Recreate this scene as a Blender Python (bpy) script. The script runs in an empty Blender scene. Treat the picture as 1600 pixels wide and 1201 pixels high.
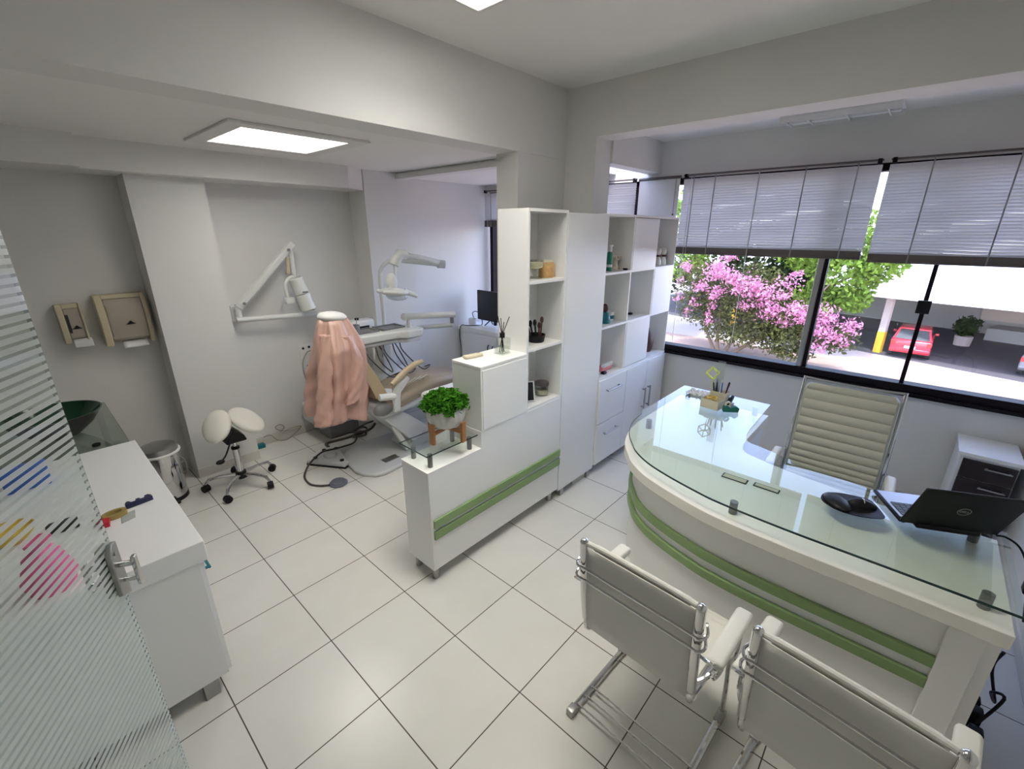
import bpy, bmesh, math, random
from mathutils import Vector, Matrix
random.seed(7)
C = bpy.context.scene.collection
PI = math.pi
sc = bpy.context.scene

# ------------------------------------------------------------------ camera
cam_d = bpy.data.cameras.new('camera'); cam = bpy.data.objects.new('camera', cam_d); C.objects.link(cam)
YAW, PITCH, ROLL, FPX = 0.735653, 0.331322, 0.002084, 695.74
cam_d.sensor_fit = 'HORIZONTAL'; cam_d.sensor_width = 36.0; cam_d.lens = FPX/1600*36.0
cam_d.clip_start = 0.02; cam_d.clip_end = 400
_f = Vector((math.cos(YAW)*math.cos(PITCH), math.sin(YAW)*math.cos(PITCH), -math.sin(PITCH)))
_r = Vector((math.sin(YAW), -math.cos(YAW), 0)); _u = _r.cross(_f)
_r2 = _r*math.cos(ROLL)+_u*math.sin(ROLL); _u2 = _u*math.cos(ROLL)-_r*math.sin(ROLL)
cam.matrix_world = Matrix(((_r2.x,_u2.x,-_f.x,0),(_r2.y,_u2.y,-_f.y,0),(_r2.z,_u2.z,-_f.z,2.0),(0,0,0,1)))
sc.camera = cam

# ------------------------------------------------------------------ view, sky, sun
vs = sc.view_settings
vs.view_transform = 'Standard'; vs.look = 'None'; vs.gamma = 1.0; vs.use_curve_mapping = False
vs.exposure = 0.12
LAMP = 14.0
world = bpy.data.worlds.new('sky'); sc.world = world; world.use_nodes = True
wn = world.node_tree; wn.nodes.clear()
sky = wn.nodes.new('ShaderNodeTexSky'); sky.sky_type = 'NISHITA'; sky.sun_disc = False
sky.sun_elevation = math.radians(58); sky.sun_rotation = math.radians(250); sky.air_density = 1.0; sky.dust_density = 1.0; sky.ozone_density = 1.5
wb = wn.nodes.new('ShaderNodeBackground'); wb.inputs['Strength'].default_value = 1.4
wo = wn.nodes.new('ShaderNodeOutputWorld')
hs = wn.nodes.new('ShaderNodeHueSaturation'); hs.inputs['Saturation'].default_value = 0.85
wn.links.new(sky.outputs[0], hs.inputs['Color']); tn = wn.nodes.new('ShaderNodeMix'); tn.data_type = 'RGBA'; tn.blend_type = 'MULTIPLY'; tn.inputs[0].default_value = 1.0; tn.inputs[7].default_value = (1.02, 0.92, 1.03, 1)
wn.links.new(hs.outputs[0], tn.inputs[6]); wn.links.new(tn.outputs[2], wb.inputs[0]); wn.links.new(wb.outputs[0], wo.inputs[0])
sun_d = bpy.data.lights.new('sun', 'SUN'); sun = bpy.data.objects.new('sun', sun_d); C.objects.link(sun)
sun_d.energy = 6.0; sun_d.angle = math.radians(0.6); sun_d.color = (1.0, 0.96, 0.9)
sun.rotation_euler = Vector((0.42, 0.1, -0.9)).to_track_quat('-Z', 'Y').to_euler()
sun.location = (-10, 0, 20)

# ------------------------------------------------------------------ materials
M = {}
def mat(name, col, rough=0.5, metal=0.0, noise=0.0, nscale=8.0, bump=0.0, bscale=60.0, spec=0.5, coat=0.0, trans=0.0):
    m = bpy.data.materials.new(name); m.use_nodes = True; nt = m.node_tree
    b = nt.nodes['Principled BSDF']
    b.inputs['Base Color'].default_value = (*col, 1); b.inputs['Roughness'].default_value = rough
    b.inputs['Metallic'].default_value = metal; b.inputs['Specular IOR Level'].default_value = spec
    b.inputs['Coat Weight'].default_value = coat; b.inputs['Transmission Weight'].default_value = trans
    tc = None
    if noise or bump:
        tc = nt.nodes.new('ShaderNodeTexCoord')
    if noise:
        n = nt.nodes.new('ShaderNodeTexNoise'); n.inputs['Scale'].default_value = nscale; n.inputs['Detail'].default_value = 5
        r = nt.nodes.new('ShaderNodeMix'); r.data_type = 'RGBA'
        r.inputs[6].default_value = tuple(max(0, c*(1-noise)) for c in col)+(1,)
        r.inputs[7].default_value = tuple(min(1, c*(1+noise)) for c in col)+(1,)
        nt.links.new(tc.outputs['Object'], n.inputs['Vector']); nt.links.new(n.outputs['Fac'], r.inputs[0])
        nt.links.new(r.outputs[2], b.inputs['Base Color'])
    if bump:
        n2 = nt.nodes.new('ShaderNodeTexNoise'); n2.inputs['Scale'].default_value = bscale; n2.inputs['Detail'].default_value = 4
        bp = nt.nodes.new('ShaderNodeBump'); bp.inputs['Strength'].default_value = bump; bp.inputs['Distance'].default_value = 0.01
        nt.links.new(tc.outputs['Object'], n2.inputs['Vector']); nt.links.new(n2.outputs['Fac'], bp.inputs['Height'])
        nt.links.new(bp.outputs[0], b.inputs['Normal'])
    M[name] = m
    return m

def front_fresnel(nt, ior):
    # thin sheets: the outer face carries the whole reflection, the inner face lets the straight ray out
    f = nt.nodes.new('ShaderNodeFresnel'); f.inputs[0].default_value = ior; ge = nt.nodes.new('ShaderNodeNewGeometry')
    iv = nt.nodes.new('ShaderNodeMath'); iv.operation = 'SUBTRACT'; iv.inputs[0].default_value = 1.0; nt.links.new(ge.outputs['Backfacing'], iv.inputs[1])
    ml = nt.nodes.new('ShaderNodeMath'); ml.operation = 'MULTIPLY'; nt.links.new(f.outputs[0], ml.inputs[0]); nt.links.new(iv.outputs[0], ml.inputs[1])
    m2 = nt.nodes.new('ShaderNodeMath'); m2.operation = 'MULTIPLY'; m2.use_clamp = True; m2.inputs[1].default_value = 1.5; nt.links.new(ml.outputs[0], m2.inputs[0])
    return m2.outputs[0]

def thin_glass(name, tint, ior=1.5, rough=0.0, extra=0.0, xcol=(.8,.85,.8)):
    m = bpy.data.materials.new(name); m.use_nodes = True; nt = m.node_tree; nt.nodes.clear()
    o = nt.nodes.new('ShaderNodeOutputMaterial'); t = nt.nodes.new('ShaderNodeBsdfTransparent'); g = nt.nodes.new('ShaderNodeBsdfGlossy')
    t.inputs[0].default_value = (*tint, 1); g.inputs['Roughness'].default_value = rough
    f = front_fresnel(nt, ior); mx = nt.nodes.new('ShaderNodeMixShader')
    nt.links.new(f, mx.inputs[0]); nt.links.new(g.outputs[0], mx.inputs[2])
    if extra:
        d = nt.nodes.new('ShaderNodeBsdfDiffuse'); d.inputs[0].default_value = (*xcol, 1); m2 = nt.nodes.new('ShaderNodeMixShader'); m2.inputs[0].default_value = extra
        nt.links.new(t.outputs[0], m2.inputs[1]); nt.links.new(d.outputs[0], m2.inputs[2]); nt.links.new(m2.outputs[0], mx.inputs[1])
    else:
        nt.links.new(t.outputs[0], mx.inputs[1])
    nt.links.new(mx.outputs[0], o.inputs[0]); M[name] = m
    return m

def emit(name, col, s):
    m = bpy.data.materials.new(name); m.use_nodes = True; nt = m.node_tree; nt.nodes.clear()
    o = nt.nodes.new('ShaderNodeOutputMaterial'); e = nt.nodes.new('ShaderNodeEmission'); e.inputs[0].default_value = (*col, 1); e.inputs[1].default_value = s
    nt.links.new(e.outputs[0], o.inputs[0]); M[name] = m

def translucent(name, col, fac=0.35, var=0.0, vscale=3.0):
    m = bpy.data.materials.new(name); m.use_nodes = True; nt = m.node_tree; nt.nodes.clear()
    o = nt.nodes.new('ShaderNodeOutputMaterial'); d = nt.nodes.new('ShaderNodeBsdfDiffuse'); t = nt.nodes.new('ShaderNodeBsdfTranslucent'); mx = nt.nodes.new('ShaderNodeMixShader')
    mx.inputs[0].default_value = fac
    for n in (d, t): n.inputs[0].default_value = (*col, 1)
    if var:
        tc = nt.nodes.new('ShaderNodeTexCoord'); n = nt.nodes.new('ShaderNodeTexNoise'); n.inputs['Scale'].default_value = vscale; n.inputs['Detail'].default_value = 3
        r = nt.nodes.new('ShaderNodeMix'); r.data_type = 'RGBA'
        r.inputs[6].default_value = tuple(c*(1-var) for c in col)+(1,); r.inputs[7].default_value = tuple(min(1, c*(1+var)) for c in col)+(1,)
        nt.links.new(tc.outputs['Object'], n.inputs['Vector']); nt.links.new(n.outputs['Fac'], r.inputs[0])
        for q in (d, t): nt.links.new(r.outputs[2], q.inputs[0])
    nt.links.new(d.outputs[0], mx.inputs[1]); nt.links.new(t.outputs[0], mx.inputs[2]); nt.links.new(mx.outputs[0], o.inputs[0]); M[name] = m

mat('paint', (0.72, 0.712, 0.68), 0.7, noise=0.02, nscale=2.5, bump=0.03, bscale=120)
mat('ceiling_paint', (0.80, 0.79, 0.755), 0.85)
mat('skirting', (0.62, 0.60, 0.54), 0.4)
mat('laminate', (0.86, 0.86, 0.845), 0.32)
mat('laminate_edge', (0.86, 0.85, 0.82), 0.35)
mat('cream_edge', (0.78, 0.755, 0.68), 0.35)
mat('green_band', (0.23, 0.345, 0.14), 0.4)
mat('chrome', (0.66, 0.66, 0.66), 0.08, 1.0)
mat('steel', (0.40, 0.40, 0.39), 0.35, 0.9)
mat('grey_metal', (0.35, 0.35, 0.36), 0.4, 0.6)
mat('black_metal', (0.012, 0.008, 0.01), 0.55, spec=0.12)
mat('black_plastic', (0.009, 0.009, 0.010), 0.45, spec=0.22)
mat('black_gloss', (0.008, 0.008, 0.01), 0.25)
mat('wenge', (0.018, 0.010, 0.010), 0.4, noise=0.3, nscale=20)
mat('white_leather', (0.72, 0.71, 0.64), 0.5, bump=0.1, bscale=250)
mat('ivory_leather', (0.47, 0.47, 0.39), 0.5, bump=0.1, bscale=250)
mat('grey_cloth', (0.68, 0.67, 0.62), 0.7)
mat('white_plastic', (0.75, 0.75, 0.73), 0.35)
mat('dental_white', (0.72, 0.73, 0.69), 0.3)
mat('dental_grey', (0.60, 0.61, 0.61), 0.4)
mat('dental_dark', (0.20, 0.20, 0.20), 0.4)
mat('beige_vinyl', (0.30, 0.245, 0.175), 0.42)
mat('tan_vinyl', (0.52, 0.42, 0.27), 0.4)
mat('pink_satin', (0.56, 0.345, 0.28), 0.33, noise=0.08, nscale=14)
mat('hose', (0.055, 0.045, 0.04), 0.5)
mat('hose_light', (0.42, 0.38, 0.30), 0.5)
mat('old_ivory', (0.56, 0.49, 0.33), 0.45)
mat('pin_grey', (0.20, 0.20, 0.20), 0.4, 0.5)
mat('smoky', (0.36, 0.32, 0.26), 0.3)
mat('paper', (0.82, 0.82, 0.80), 0.8)
mat('green_glass', (0.004, 0.035, 0.014), 0.15)
mat('dark_violet', (0.02, 0.012, 0.018), 0.25)
mat('wood', (0.36, 0.15, 0.045), 0.4, noise=0.25, nscale=18)
mat('ceramic', (0.72, 0.71, 0.66), 0.3)
mat('soil', (0.03, 0.02, 0.015), 0.9)
translucent('leaf', (0.06, 0.21, 0.02), 0.25, 0.4, 30)
mat('navy', (0.015, 0.018, 0.07), 0.5); mat('gold', (0.36, 0.27, 0.08), 0.45); mat('red', (0.50, 0.012, 0.025), 0.45)
mat('blue', (0.03, 0.12, 0.5), 0.5); mat('pink', (0.75, 0.10, 0.30), 0.5); mat('yellow', (0.75, 0.52, 0.06), 0.5); mat('teal', (0.0, 0.13, 0.16), 0.4)
mat('lime', (0.72, 0.78, 0.16), 0.5); mat('green_plastic', (0.01, 0.14, 0.11), 0.35); mat('cream', (0.62, 0.57, 0.42), 0.5)
mat('gum', (0.72, 0.22, 0.22), 0.4); mat('wax', (0.72, 0.66, 0.46), 0.5, noise=0.15, nscale=40); mat('amber', (0.55, 0.34, 0.13), 0.35, noise=0.35, nscale=50)
mat('plaster', (0.66, 0.58, 0.48), 0.6, noise=0.12, nscale=50); mat('brown_dark', (0.07, 0.025, 0.02), 0.5); mat('mint', (0.03, 0.25, 0.16), 0.35)
mat('disc_grey', (0.13, 0.14, 0.17), 0.5); mat('key', (0.02, 0.02, 0.022), 0.5); mat('alu', (0.34, 0.36, 0.42), 0.35, 0.5)
mat('roller_cloth', (0.58, 0.575, 0.56), 0.8)
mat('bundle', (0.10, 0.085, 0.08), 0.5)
mat('screen', (0.006, 0.006, 0.008), 0.35)
mat('cord', (0.72, 0.72, 0.70), 0.6); mat('ladder', (0.30, 0.30, 0.31), 0.7)
mat('car_red', (0.62, 0.03, 0.055), 0.25, coat=0.6); mat('car_grey', (0.16, 0.17, 0.18), 0.25, coat=0.6); mat('tyre', (0.02, 0.02, 0.02), 0.8); mat('car_glass', (0.05, 0.06, 0.065), 0.1)
mat('lamp_red', (0.55, 0.03, 0.03), 0.3); mat('plate_white', (0.65, 0.68, 0.75), 0.5)
mat('concrete', (0.47, 0.405, 0.385), 0.9, noise=0.06, nscale=0.6); mat('salmon_paving', (0.39, 0.27, 0.21), 0.9, noise=0.05, nscale=1.2); mat('asphalt', (0.085, 0.08, 0.09), 0.9, noise=0.1, nscale=1)
mat('roof_white', (0.82, 0.82, 0.84), 0.6); mat('yard_wall', (0.34, 0.34, 0.35), 0.9, noise=0.2, nscale=0.5); mat('road_yellow', (0.80, 0.42, 0.03), 0.6); mat('post_white', (0.50, 0.44, 0.42), 0.8)
mat('bark', (0.12, 0.085, 0.06), 0.9, noise=0.3, nscale=6)
translucent('crape_leaf', (0.075, 0.085, 0.03), 0.25, 0.7, 1.6); translucent('crape_flower', (0.55, 0.235, 0.38), 0.25, 0.35, 1.5); translucent('tree_leaf', (0.17, 0.27, 0.045), 0.35, 0.4, 0.8); translucent('dark_leaf', (0.03, 0.05, 0.018), 0.2, 0.5, 0.8)
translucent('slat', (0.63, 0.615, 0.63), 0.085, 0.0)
thin_glass('clear_glass', (0.93, 0.97, 0.95)); thin_glass('pane', (0.93, 0.95, 0.95)); thin_glass('desk_glass', (0.93, 0.975, 0.95), 1.52); thin_glass('jar_glass', (0.9, 0.92, 0.9), 1.4)
thin_glass('counter_glass', (0.62, 0.70, 0.64), 1.5, 0.0, 0.22, (.5,.52,.49)); thin_glass('clear_plastic', (0.85, 0.86, 0.86), 1.45, 0.05, 0.15)
mat('edge_green', (0.01, 0.035, 0.03), 0.2)
emit('lamp_on', (1.0, 0.965, 0.88), LAMP); emit('lamp_on_bright', (1.0, 0.965, 0.88), LAMP*1.75); mat('lamp_off', (0.86, 0.87, 0.9), 0.35)

def floor_material():
    m = bpy.data.materials.new('tile'); m.use_nodes = True; nt = m.node_tree; b = nt.nodes['Principled BSDF']
    tc = nt.nodes.new('ShaderNodeTexCoord'); sep = nt.nodes.new('ShaderNodeSeparateXYZ'); nt.links.new(tc.outputs['Object'], sep.inputs[0])
    S, OX, OY = 0.44953, 0.21893, 3.20797
    def mth(op, a, bb=None):
        n = nt.nodes.new('ShaderNodeMath'); n.operation = op
        for i, v in enumerate((a, bb)):
            if v is None: continue
            if isinstance(v, (int, float)): n.inputs[i].default_value = v
            else: nt.links.new(v, n.inputs[i])
        return n.outputs[0]
    ds, cells = [], []
    for s, o in ((sep.outputs[0], OX), (sep.outputs[1], OY)):
        t = mth('DIVIDE', mth('SUBTRACT', s, o), S)
        fr = mth('FRACT', mth('ADD', t, 100.0)); cells.append(mth('FLOOR', t))
        ds.append(mth('MINIMUM', fr, mth('SUBTRACT', 1.0, fr)))
    d = mth('MINIMUM', ds[0], ds[1]); line = mth('LESS_THAN', d, 0.0056)
    cmb = nt.nodes.new('ShaderNodeCombineXYZ'); nt.links.new(cells[0], cmb.inputs[0]); nt.links.new(cells[1], cmb.inputs[1])
    wnz = nt.nodes.new('ShaderNodeTexWhiteNoise'); nt.links.new(cmb.outputs[0], wnz.inputs['Vector'])
    nz = nt.nodes.new('ShaderNodeTexNoise'); nz.inputs['Scale'].default_value = 5; nz.inputs['Detail'].default_value = 6; nt.links.new(tc.outputs['Object'], nz.inputs['Vector'])
    va = mth('ADD', mth('MULTIPLY', wnz.outputs['Value'], 0.25), mth('MULTIPLY', nz.outputs['Fac'], 0.9))
    r = nt.nodes.new('ShaderNodeMix'); r.data_type = 'RGBA'; r.inputs[6].default_value = (0.64, 0.63, 0.58, 1); r.inputs[7].default_value = (0.72, 0.71, 0.665, 1); nt.links.new(va, r.inputs[0])
    r2 = nt.nodes.new('ShaderNodeMix'); r2.data_type = 'RGBA'; r2.inputs[7].default_value = (0.075, 0.065, 0.05, 1); nt.links.new(line, r2.inputs[0]); nt.links.new(r.outputs[2], r2.inputs[6])
    nt.links.new(r2.outputs[2], b.inputs['Base Color'])
    nt.links.new(mth('ADD', 0.26, mth('MULTIPLY', line, 0.5)), b.inputs['Roughness'])
    bp = nt.nodes.new('ShaderNodeBump'); bp.inputs['Strength'].default_value = 0.25; bp.inputs['Distance'].default_value = 0.002; bp.invert = True
    nt.links.new(line, bp.inputs['Height']); nt.links.new(bp.outputs[0], b.inputs['Normal'])
    M['tile'] = m
floor_material()

def door_material():
    m = bpy.data.materials.new('etched_glass'); m.use_nodes = True; nt = m.node_tree; nt.nodes.clear()
    o = nt.nodes.new('ShaderNodeOutputMaterial'); tc = nt.nodes.new('ShaderNodeTexCoord'); sep = nt.nodes.new('ShaderNodeSeparateXYZ'); nt.links.new(tc.outputs['Object'], sep.inputs[0])
    dv = nt.nodes.new('ShaderNodeMath'); dv.operation = 'DIVIDE'; dv.inputs[1].default_value = 0.0213; nt.links.new(sep.outputs[2], dv.inputs[0])
    fr = nt.nodes.new('ShaderNodeMath'); fr.operation = 'FRACT'; nt.links.new(dv.outputs[0], fr.inputs[0])
    lt = nt.nodes.new('ShaderNodeMath'); lt.operation = 'GREATER_THAN'; lt.inputs[1].default_value = 0.36; nt.links.new(fr.outputs[0], lt.inputs[0])
    t = nt.nodes.new('ShaderNodeBsdfTransparent'); t.inputs[0].default_value = (0.93, 0.96, 0.945, 1)
    d = nt.nodes.new('ShaderNodeBsdfDiffuse'); d.inputs[0].default_value = (0.90, 0.94, 0.92, 1); tl = nt.nodes.new('ShaderNodeBsdfTranslucent'); tl.inputs[0].default_value = (0.95, 0.98, 0.965, 1)
    fm = nt.nodes.new('ShaderNodeMixShader'); fm.inputs[0].default_value = 0.65; nt.links.new(d.outputs[0], fm.inputs[1]); nt.links.new(tl.outputs[0], fm.inputs[2])
    f2 = nt.nodes.new('ShaderNodeMixShader'); f2.inputs[0].default_value = 0.14; nt.links.new(fm.outputs[0], f2.inputs[1]); nt.links.new(t.outputs[0], f2.inputs[2])
    mx = nt.nodes.new('ShaderNodeMixShader'); sd = nt.nodes.new('ShaderNodeMath'); sd.operation = 'LESS_THAN'; sd.inputs[1].default_value = 0.0; nt.links.new(sep.outputs[0], sd.inputs[0]); ml = nt.nodes.new('ShaderNodeMath'); ml.operation = 'MULTIPLY'; nt.links.new(lt.outputs[0], ml.inputs[0]); nt.links.new(sd.outputs[0], ml.inputs[1]); nt.links.new(ml.outputs[0], mx.inputs[0]); nt.links.new(t.outputs[0], mx.inputs[1]); nt.links.new(f2.outputs[0], mx.inputs[2])
    g = nt.nodes.new('ShaderNodeBsdfGlossy'); g.inputs['Roughness'].default_value = 0.02; fz = front_fresnel(nt, 1.18)
    m2 = nt.nodes.new('ShaderNodeMixShader'); nt.links.new(fz, m2.inputs[0]); nt.links.new(mx.outputs[0], m2.inputs[1]); nt.links.new(g.outputs[0], m2.inputs[2])
    nt.links.new(m2.outputs[0], o.inputs[0]); M['etched_glass'] = m
door_material()

# ------------------------------------------------------------------ mesh helpers
def spline(pts, n=6, closed=False):
    P = [Vector(p) for p in pts]; out = []
    N = len(P); rng = range(N if closed else N-1)
    for i in rng:
        if closed: a, b, c, d = P[(i-1) % N], P[i], P[(i+1) % N], P[(i+2) % N]
        else: a, b, c, d = P[max(i-1, 0)], P[i], P[i+1], P[min(i+2, N-1)]
        for k in range(n):
            t = k/n
            out.append(0.5*((2*b)+(-a+c)*t+(2*a-5*b+4*c-d)*t*t+(-a+3*b-3*c+d)*t**3))
    if not closed: out.append(P[-1])
    return out

class G:
    def __init__(s): s.bm = bmesh.new()
    def box(s, x0, x1, y0, y1, z0, z1, mx=None):
        v = [s.bm.verts.new(p) for p in ((x0,y0,z0),(x1,y0,z0),(x1,y1,z0),(x0,y1,z0),(x0,y0,z1),(x1,y0,z1),(x1,y1,z1),(x0,y1,z1))]
        if mx is not None:
            for q in v: q.co = mx @ q.co
        for f in ((3,2,1,0),(4,5,6,7),(0,1,5,4),(1,2,6,5),(2,3,7,6),(3,0,4,7)): s.bm.faces.new([v[i] for i in f])
        return s
    def obox(s, c, size, rot=(0,0,0)):
        from mathutils import Euler
        mx = Matrix.Translation(c) @ Euler(rot).to_matrix().to_4x4()
        a, b, d = (q/2 for q in size)
        return s.box(-a, a, -b, b, -d, d, mx)
    def rbox(s, x0, x1, y0, y1, z0, z1, r=0.02, seg=3, mx=None):
        bm = bmesh.new(); t = G(); t.bm.free(); t.bm = bm; t.box(x0, x1, y0, y1, z0, z1)
        bmesh.ops.bevel(bm, geom=bm.edges[:], offset=r, segments=seg, profile=0.5, affect='EDGES')
        if mx is not None: bmesh.ops.transform(bm, matrix=mx, verts=bm.verts[:])
        return s.add(bm)
    def add(s, bm):
        me = bpy.data.meshes.new('t'); bm.to_mesh(me); bm.free(); s.bm.from_mesh(me); bpy.data.meshes.remove(me); return s
    def ring(s, c, ax, r, seg, ref=None):
        ax = Vector(ax).normalized(); ref = ref or (Vector((0,0,1)) if abs(ax.z) < .9 else Vector((1,0,0)))
        u = ax.cross(ref).normalized(); w = ax.cross(u)
        return [s.bm.verts.new(Vector(c)+u*r*math.cos(2*PI*i/seg)+w*r*math.sin(2*PI*i/seg)) for i in range(seg)]
    def skin(s, a, b):
        n = len(a)
        for i in range(n): s.bm.faces.new((a[i], a[(i+1) % n], b[(i+1) % n], b[i]))
    def cyl(s, p0, p1, r0, r1=None, seg=16, caps=True):
        r1 = r0 if r1 is None else r1; ax = Vector(p1)-Vector(p0)
        a = s.ring(p0, ax, r0, seg); b = s.ring(p1, ax, r1, seg); s.skin(a, b)
        if caps: s.bm.faces.new(a[::-1]); s.bm.faces.new(b)
        return s
    def tube(s, pts, r, seg=8, closed=False, n=0, caps=True):
        P = spline(pts, n, closed) if n else [Vector(p) for p in pts]
        N = len(P); rings = []; prev = None
        for i, p in enumerate(P):
            if closed: t = (P[(i+1) % N]-P[i-1])
            else: t = (P[min(i+1, N-1)]-P[max(i-1, 0)])
            t = t.normalized()
            if prev is None:
                ref = Vector((0,0,1)) if abs(t.z) < .9 else Vector((1,0,0)); u = t.cross(ref).normalized()
            else:
                u = (prev-t*prev.dot(t)); u = u.normalized() if u.length > 1e-6 else t.orthogonal().normalized()
            prev = u; w = t.cross(u); rr = r[i] if isinstance(r, (list, tuple)) else r
            rings.append([s.bm.verts.new(p+u*rr*math.cos(2*PI*k/seg)+w*rr*math.sin(2*PI*k/seg)) for k in range(seg)])
        for i in range(N-1): s.skin(rings[i], rings[i+1])
        if closed: s.skin(rings[-1], rings[0])
        elif caps: s.bm.faces.new(rings[0][::-1]); s.bm.faces.new(rings[-1])
        return s
    def lathe(s, c, prof, seg=32, sx=1, sy=1, wob=None):
        c = Vector(c); rings = []
        for r, z in prof:
            if r < 1e-5: rings.append([s.bm.verts.new(c+Vector((0,0,z)))])
            else: rings.append([s.bm.verts.new(c+Vector((r*sx*(1+(wob(2*PI*i/seg, z) if wob else 0))*math.cos(2*PI*i/seg), r*sy*(1+(wob(2*PI*i/seg, z) if wob else 0))*math.sin(2*PI*i/seg), z))) for i in range(seg)])
        for a, b in zip(rings, rings[1:]):
            if len(a) == 1 and len(b) == 1: continue
            if len(a) == 1:
                for i in range(seg): s.bm.faces.new((a[0], b[(i+1) % seg], b[i]))
            elif len(b) == 1:
                for i in range(seg): s.bm.faces.new((a[i], a[(i+1) % seg], b[0]))
            else: s.skin(a, b)
        return s
    def prism(s, poly, z0, z1, fn=None):
        fn = fn or (lambda a, b, h: (a, b, h))
        a = [s.bm.verts.new(fn(x, y, z0)) for x, y in poly]; b = [s.bm.verts.new(fn(x, y, z1)) for x, y in poly]
        s.skin(a, b); s.bm.faces.new(a[::-1]); s.bm.faces.new(b); return s
    def prismY(s, poly, y0, y1): return s.prism(poly, y0, y1, lambda a, b, h: (a, h, b))
    def prismX(s, poly, x0, x1): return s.prism(poly, x0, x1, lambda a, b, h: (h, a, b))
    def ball(s, c, r, seg=16, rings=10, mx=None):
        bm = bmesh.new(); bmesh.ops.create_uvsphere(bm, u_segments=seg, v_segments=rings, radius=1)
        r = r if isinstance(r, (tuple, list)) else (r, r, r)
        m = Matrix.Translation(c) @ (mx or Matrix()) @ Matrix.Diagonal((*r, 1)); bmesh.ops.transform(bm, matrix=m, verts=bm.verts[:]); return s.add(bm)
    def grid(s, rows, closed=False):
        V = [[s.bm.verts.new(p) for p in r] for r in rows]
        for a, b in zip(V, V[1:]):
            n = len(a)
            for i in range(n if closed else n-1): s.bm.faces.new((a[i], a[(i+1) % n], b[(i+1) % n], b[i]))
        return s
    def loft(s, rings, caps=True):
        V = [[s.bm.verts.new(p) for p in r] for r in rings]
        for a, b in zip(V, V[1:]): s.skin(a, b)
        if caps: s.bm.faces.new(V[0][::-1]); s.bm.faces.new(V[-1])
        return s
    def leaves(s, pts, size, flat=0.0):
        for p in pts:
            n = Vector((random.gauss(0,1), random.gauss(0,1), random.gauss(0,1)+flat)).normalized(); u = n.orthogonal().normalized(); w = n.cross(u)
            a = random.random()*6.28; u, w = u*math.cos(a)+w*math.sin(a), w*math.cos(a)-u*math.sin(a); k = size*random.uniform(.6, 1.3)
            p = Vector(p); v = [s.bm.verts.new(q) for q in (p-u*k, p-w*k*.45+n*k*.12, p+u*k, p+w*k*.45+n*k*.12)]; s.bm.faces.new(v)
        return s
    def obj(s, name, m, parent=None, smooth=35, bevel=0, bseg=2, recalc=True, label=None, solid=0, sub=0, local=False):
        bm = s.bm
        if recalc: bmesh.ops.recalc_face_normals(bm, faces=bm.faces[:])
        if parent is not None:
            if not local:
                bmesh.ops.transform(bm, matrix=wm(parent).inverted(), verts=bm.verts[:])
            loc = None
        else:
            xs = [v.co for v in bm.verts]; lo = [min(v[i] for v in xs) for i in range(3)]; hi = [max(v[i] for v in xs) for i in range(3)]
            loc = Vector(((lo[0]+hi[0])/2, (lo[1]+hi[1])/2, lo[2]))
            bmesh.ops.translate(bm, vec=-loc, verts=bm.verts[:])
        me = bpy.data.meshes.new(name); bm.to_mesh(me); bm.free()
        me.materials.append(M[m] if isinstance(m, str) else m)
        if smooth:
            me.shade_smooth(); me.set_sharp_from_angle(angle=math.radians(smooth))
        o = bpy.data.objects.new(name, me); C.objects.link(o)
        if parent is not None: o.parent = parent
        else: o.location = loc
        if sub: d = o.modifiers.new('sub', 'SUBSURF'); d.levels = sub; d.render_levels = sub
        if solid: d = o.modifiers.new('solid', 'SOLIDIFY'); d.thickness = solid; d.offset = 0
        if bevel: d = o.modifiers.new('bevel', 'BEVEL'); d.width = bevel; d.segments = bseg; d.limit_method = 'ANGLE'; d.angle_limit = math.radians(40)
        if label: o['label'] = label
        return o

def wm(o):
    m = o.matrix_basis.copy(); p = o.parent
    while p: m = p.matrix_basis @ m; p = p.parent
    return m
def tag(o, label, cat, group=None):
    o['label'] = label; o['category'] = cat
    if group: o['group'] = group
    return o
def thing(name, label, cat, loc=(0,0,0), rz=0, group=None):
    o = bpy.data.objects.new(name, None); o.empty_display_size = 0.1; o.location = loc; o.rotation_euler = (0,0,rz); C.objects.link(o)
    return tag(o, label, cat, group)
def st(o): o['kind'] = 'structure'; return o
def dup(root, loc, rz, label):
    r = root.copy(); C.objects.link(r); r.location = loc; r.rotation_euler = (0,0,rz); r['label'] = label
    for ch in list(root.children):
        c = ch.copy(); C.objects.link(c); c.parent = r
        for g in list(ch.children):
            d = g.copy(); C.objects.link(d); d.parent = c
    return r
def text_mesh(txt, size, depth, name, m, parent, mx):
    cu = bpy.data.curves.new(name, 'FONT'); cu.body = txt; cu.size = size; cu.extrude = depth; cu.align_x = 'CENTER'; cu.align_y = 'CENTER'
    t = bpy.data.objects.new(name, cu); C.objects.link(t)
    me = bpy.data.meshes.new_from_object(t); bpy.data.objects.remove(t); bpy.data.curves.remove(cu)
    me.transform(wm(parent).inverted() @ mx); me.materials.clear(); me.materials.append(M[m])
    o = bpy.data.objects.new(name, me); C.objects.link(o); o.parent = parent; return o

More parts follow.
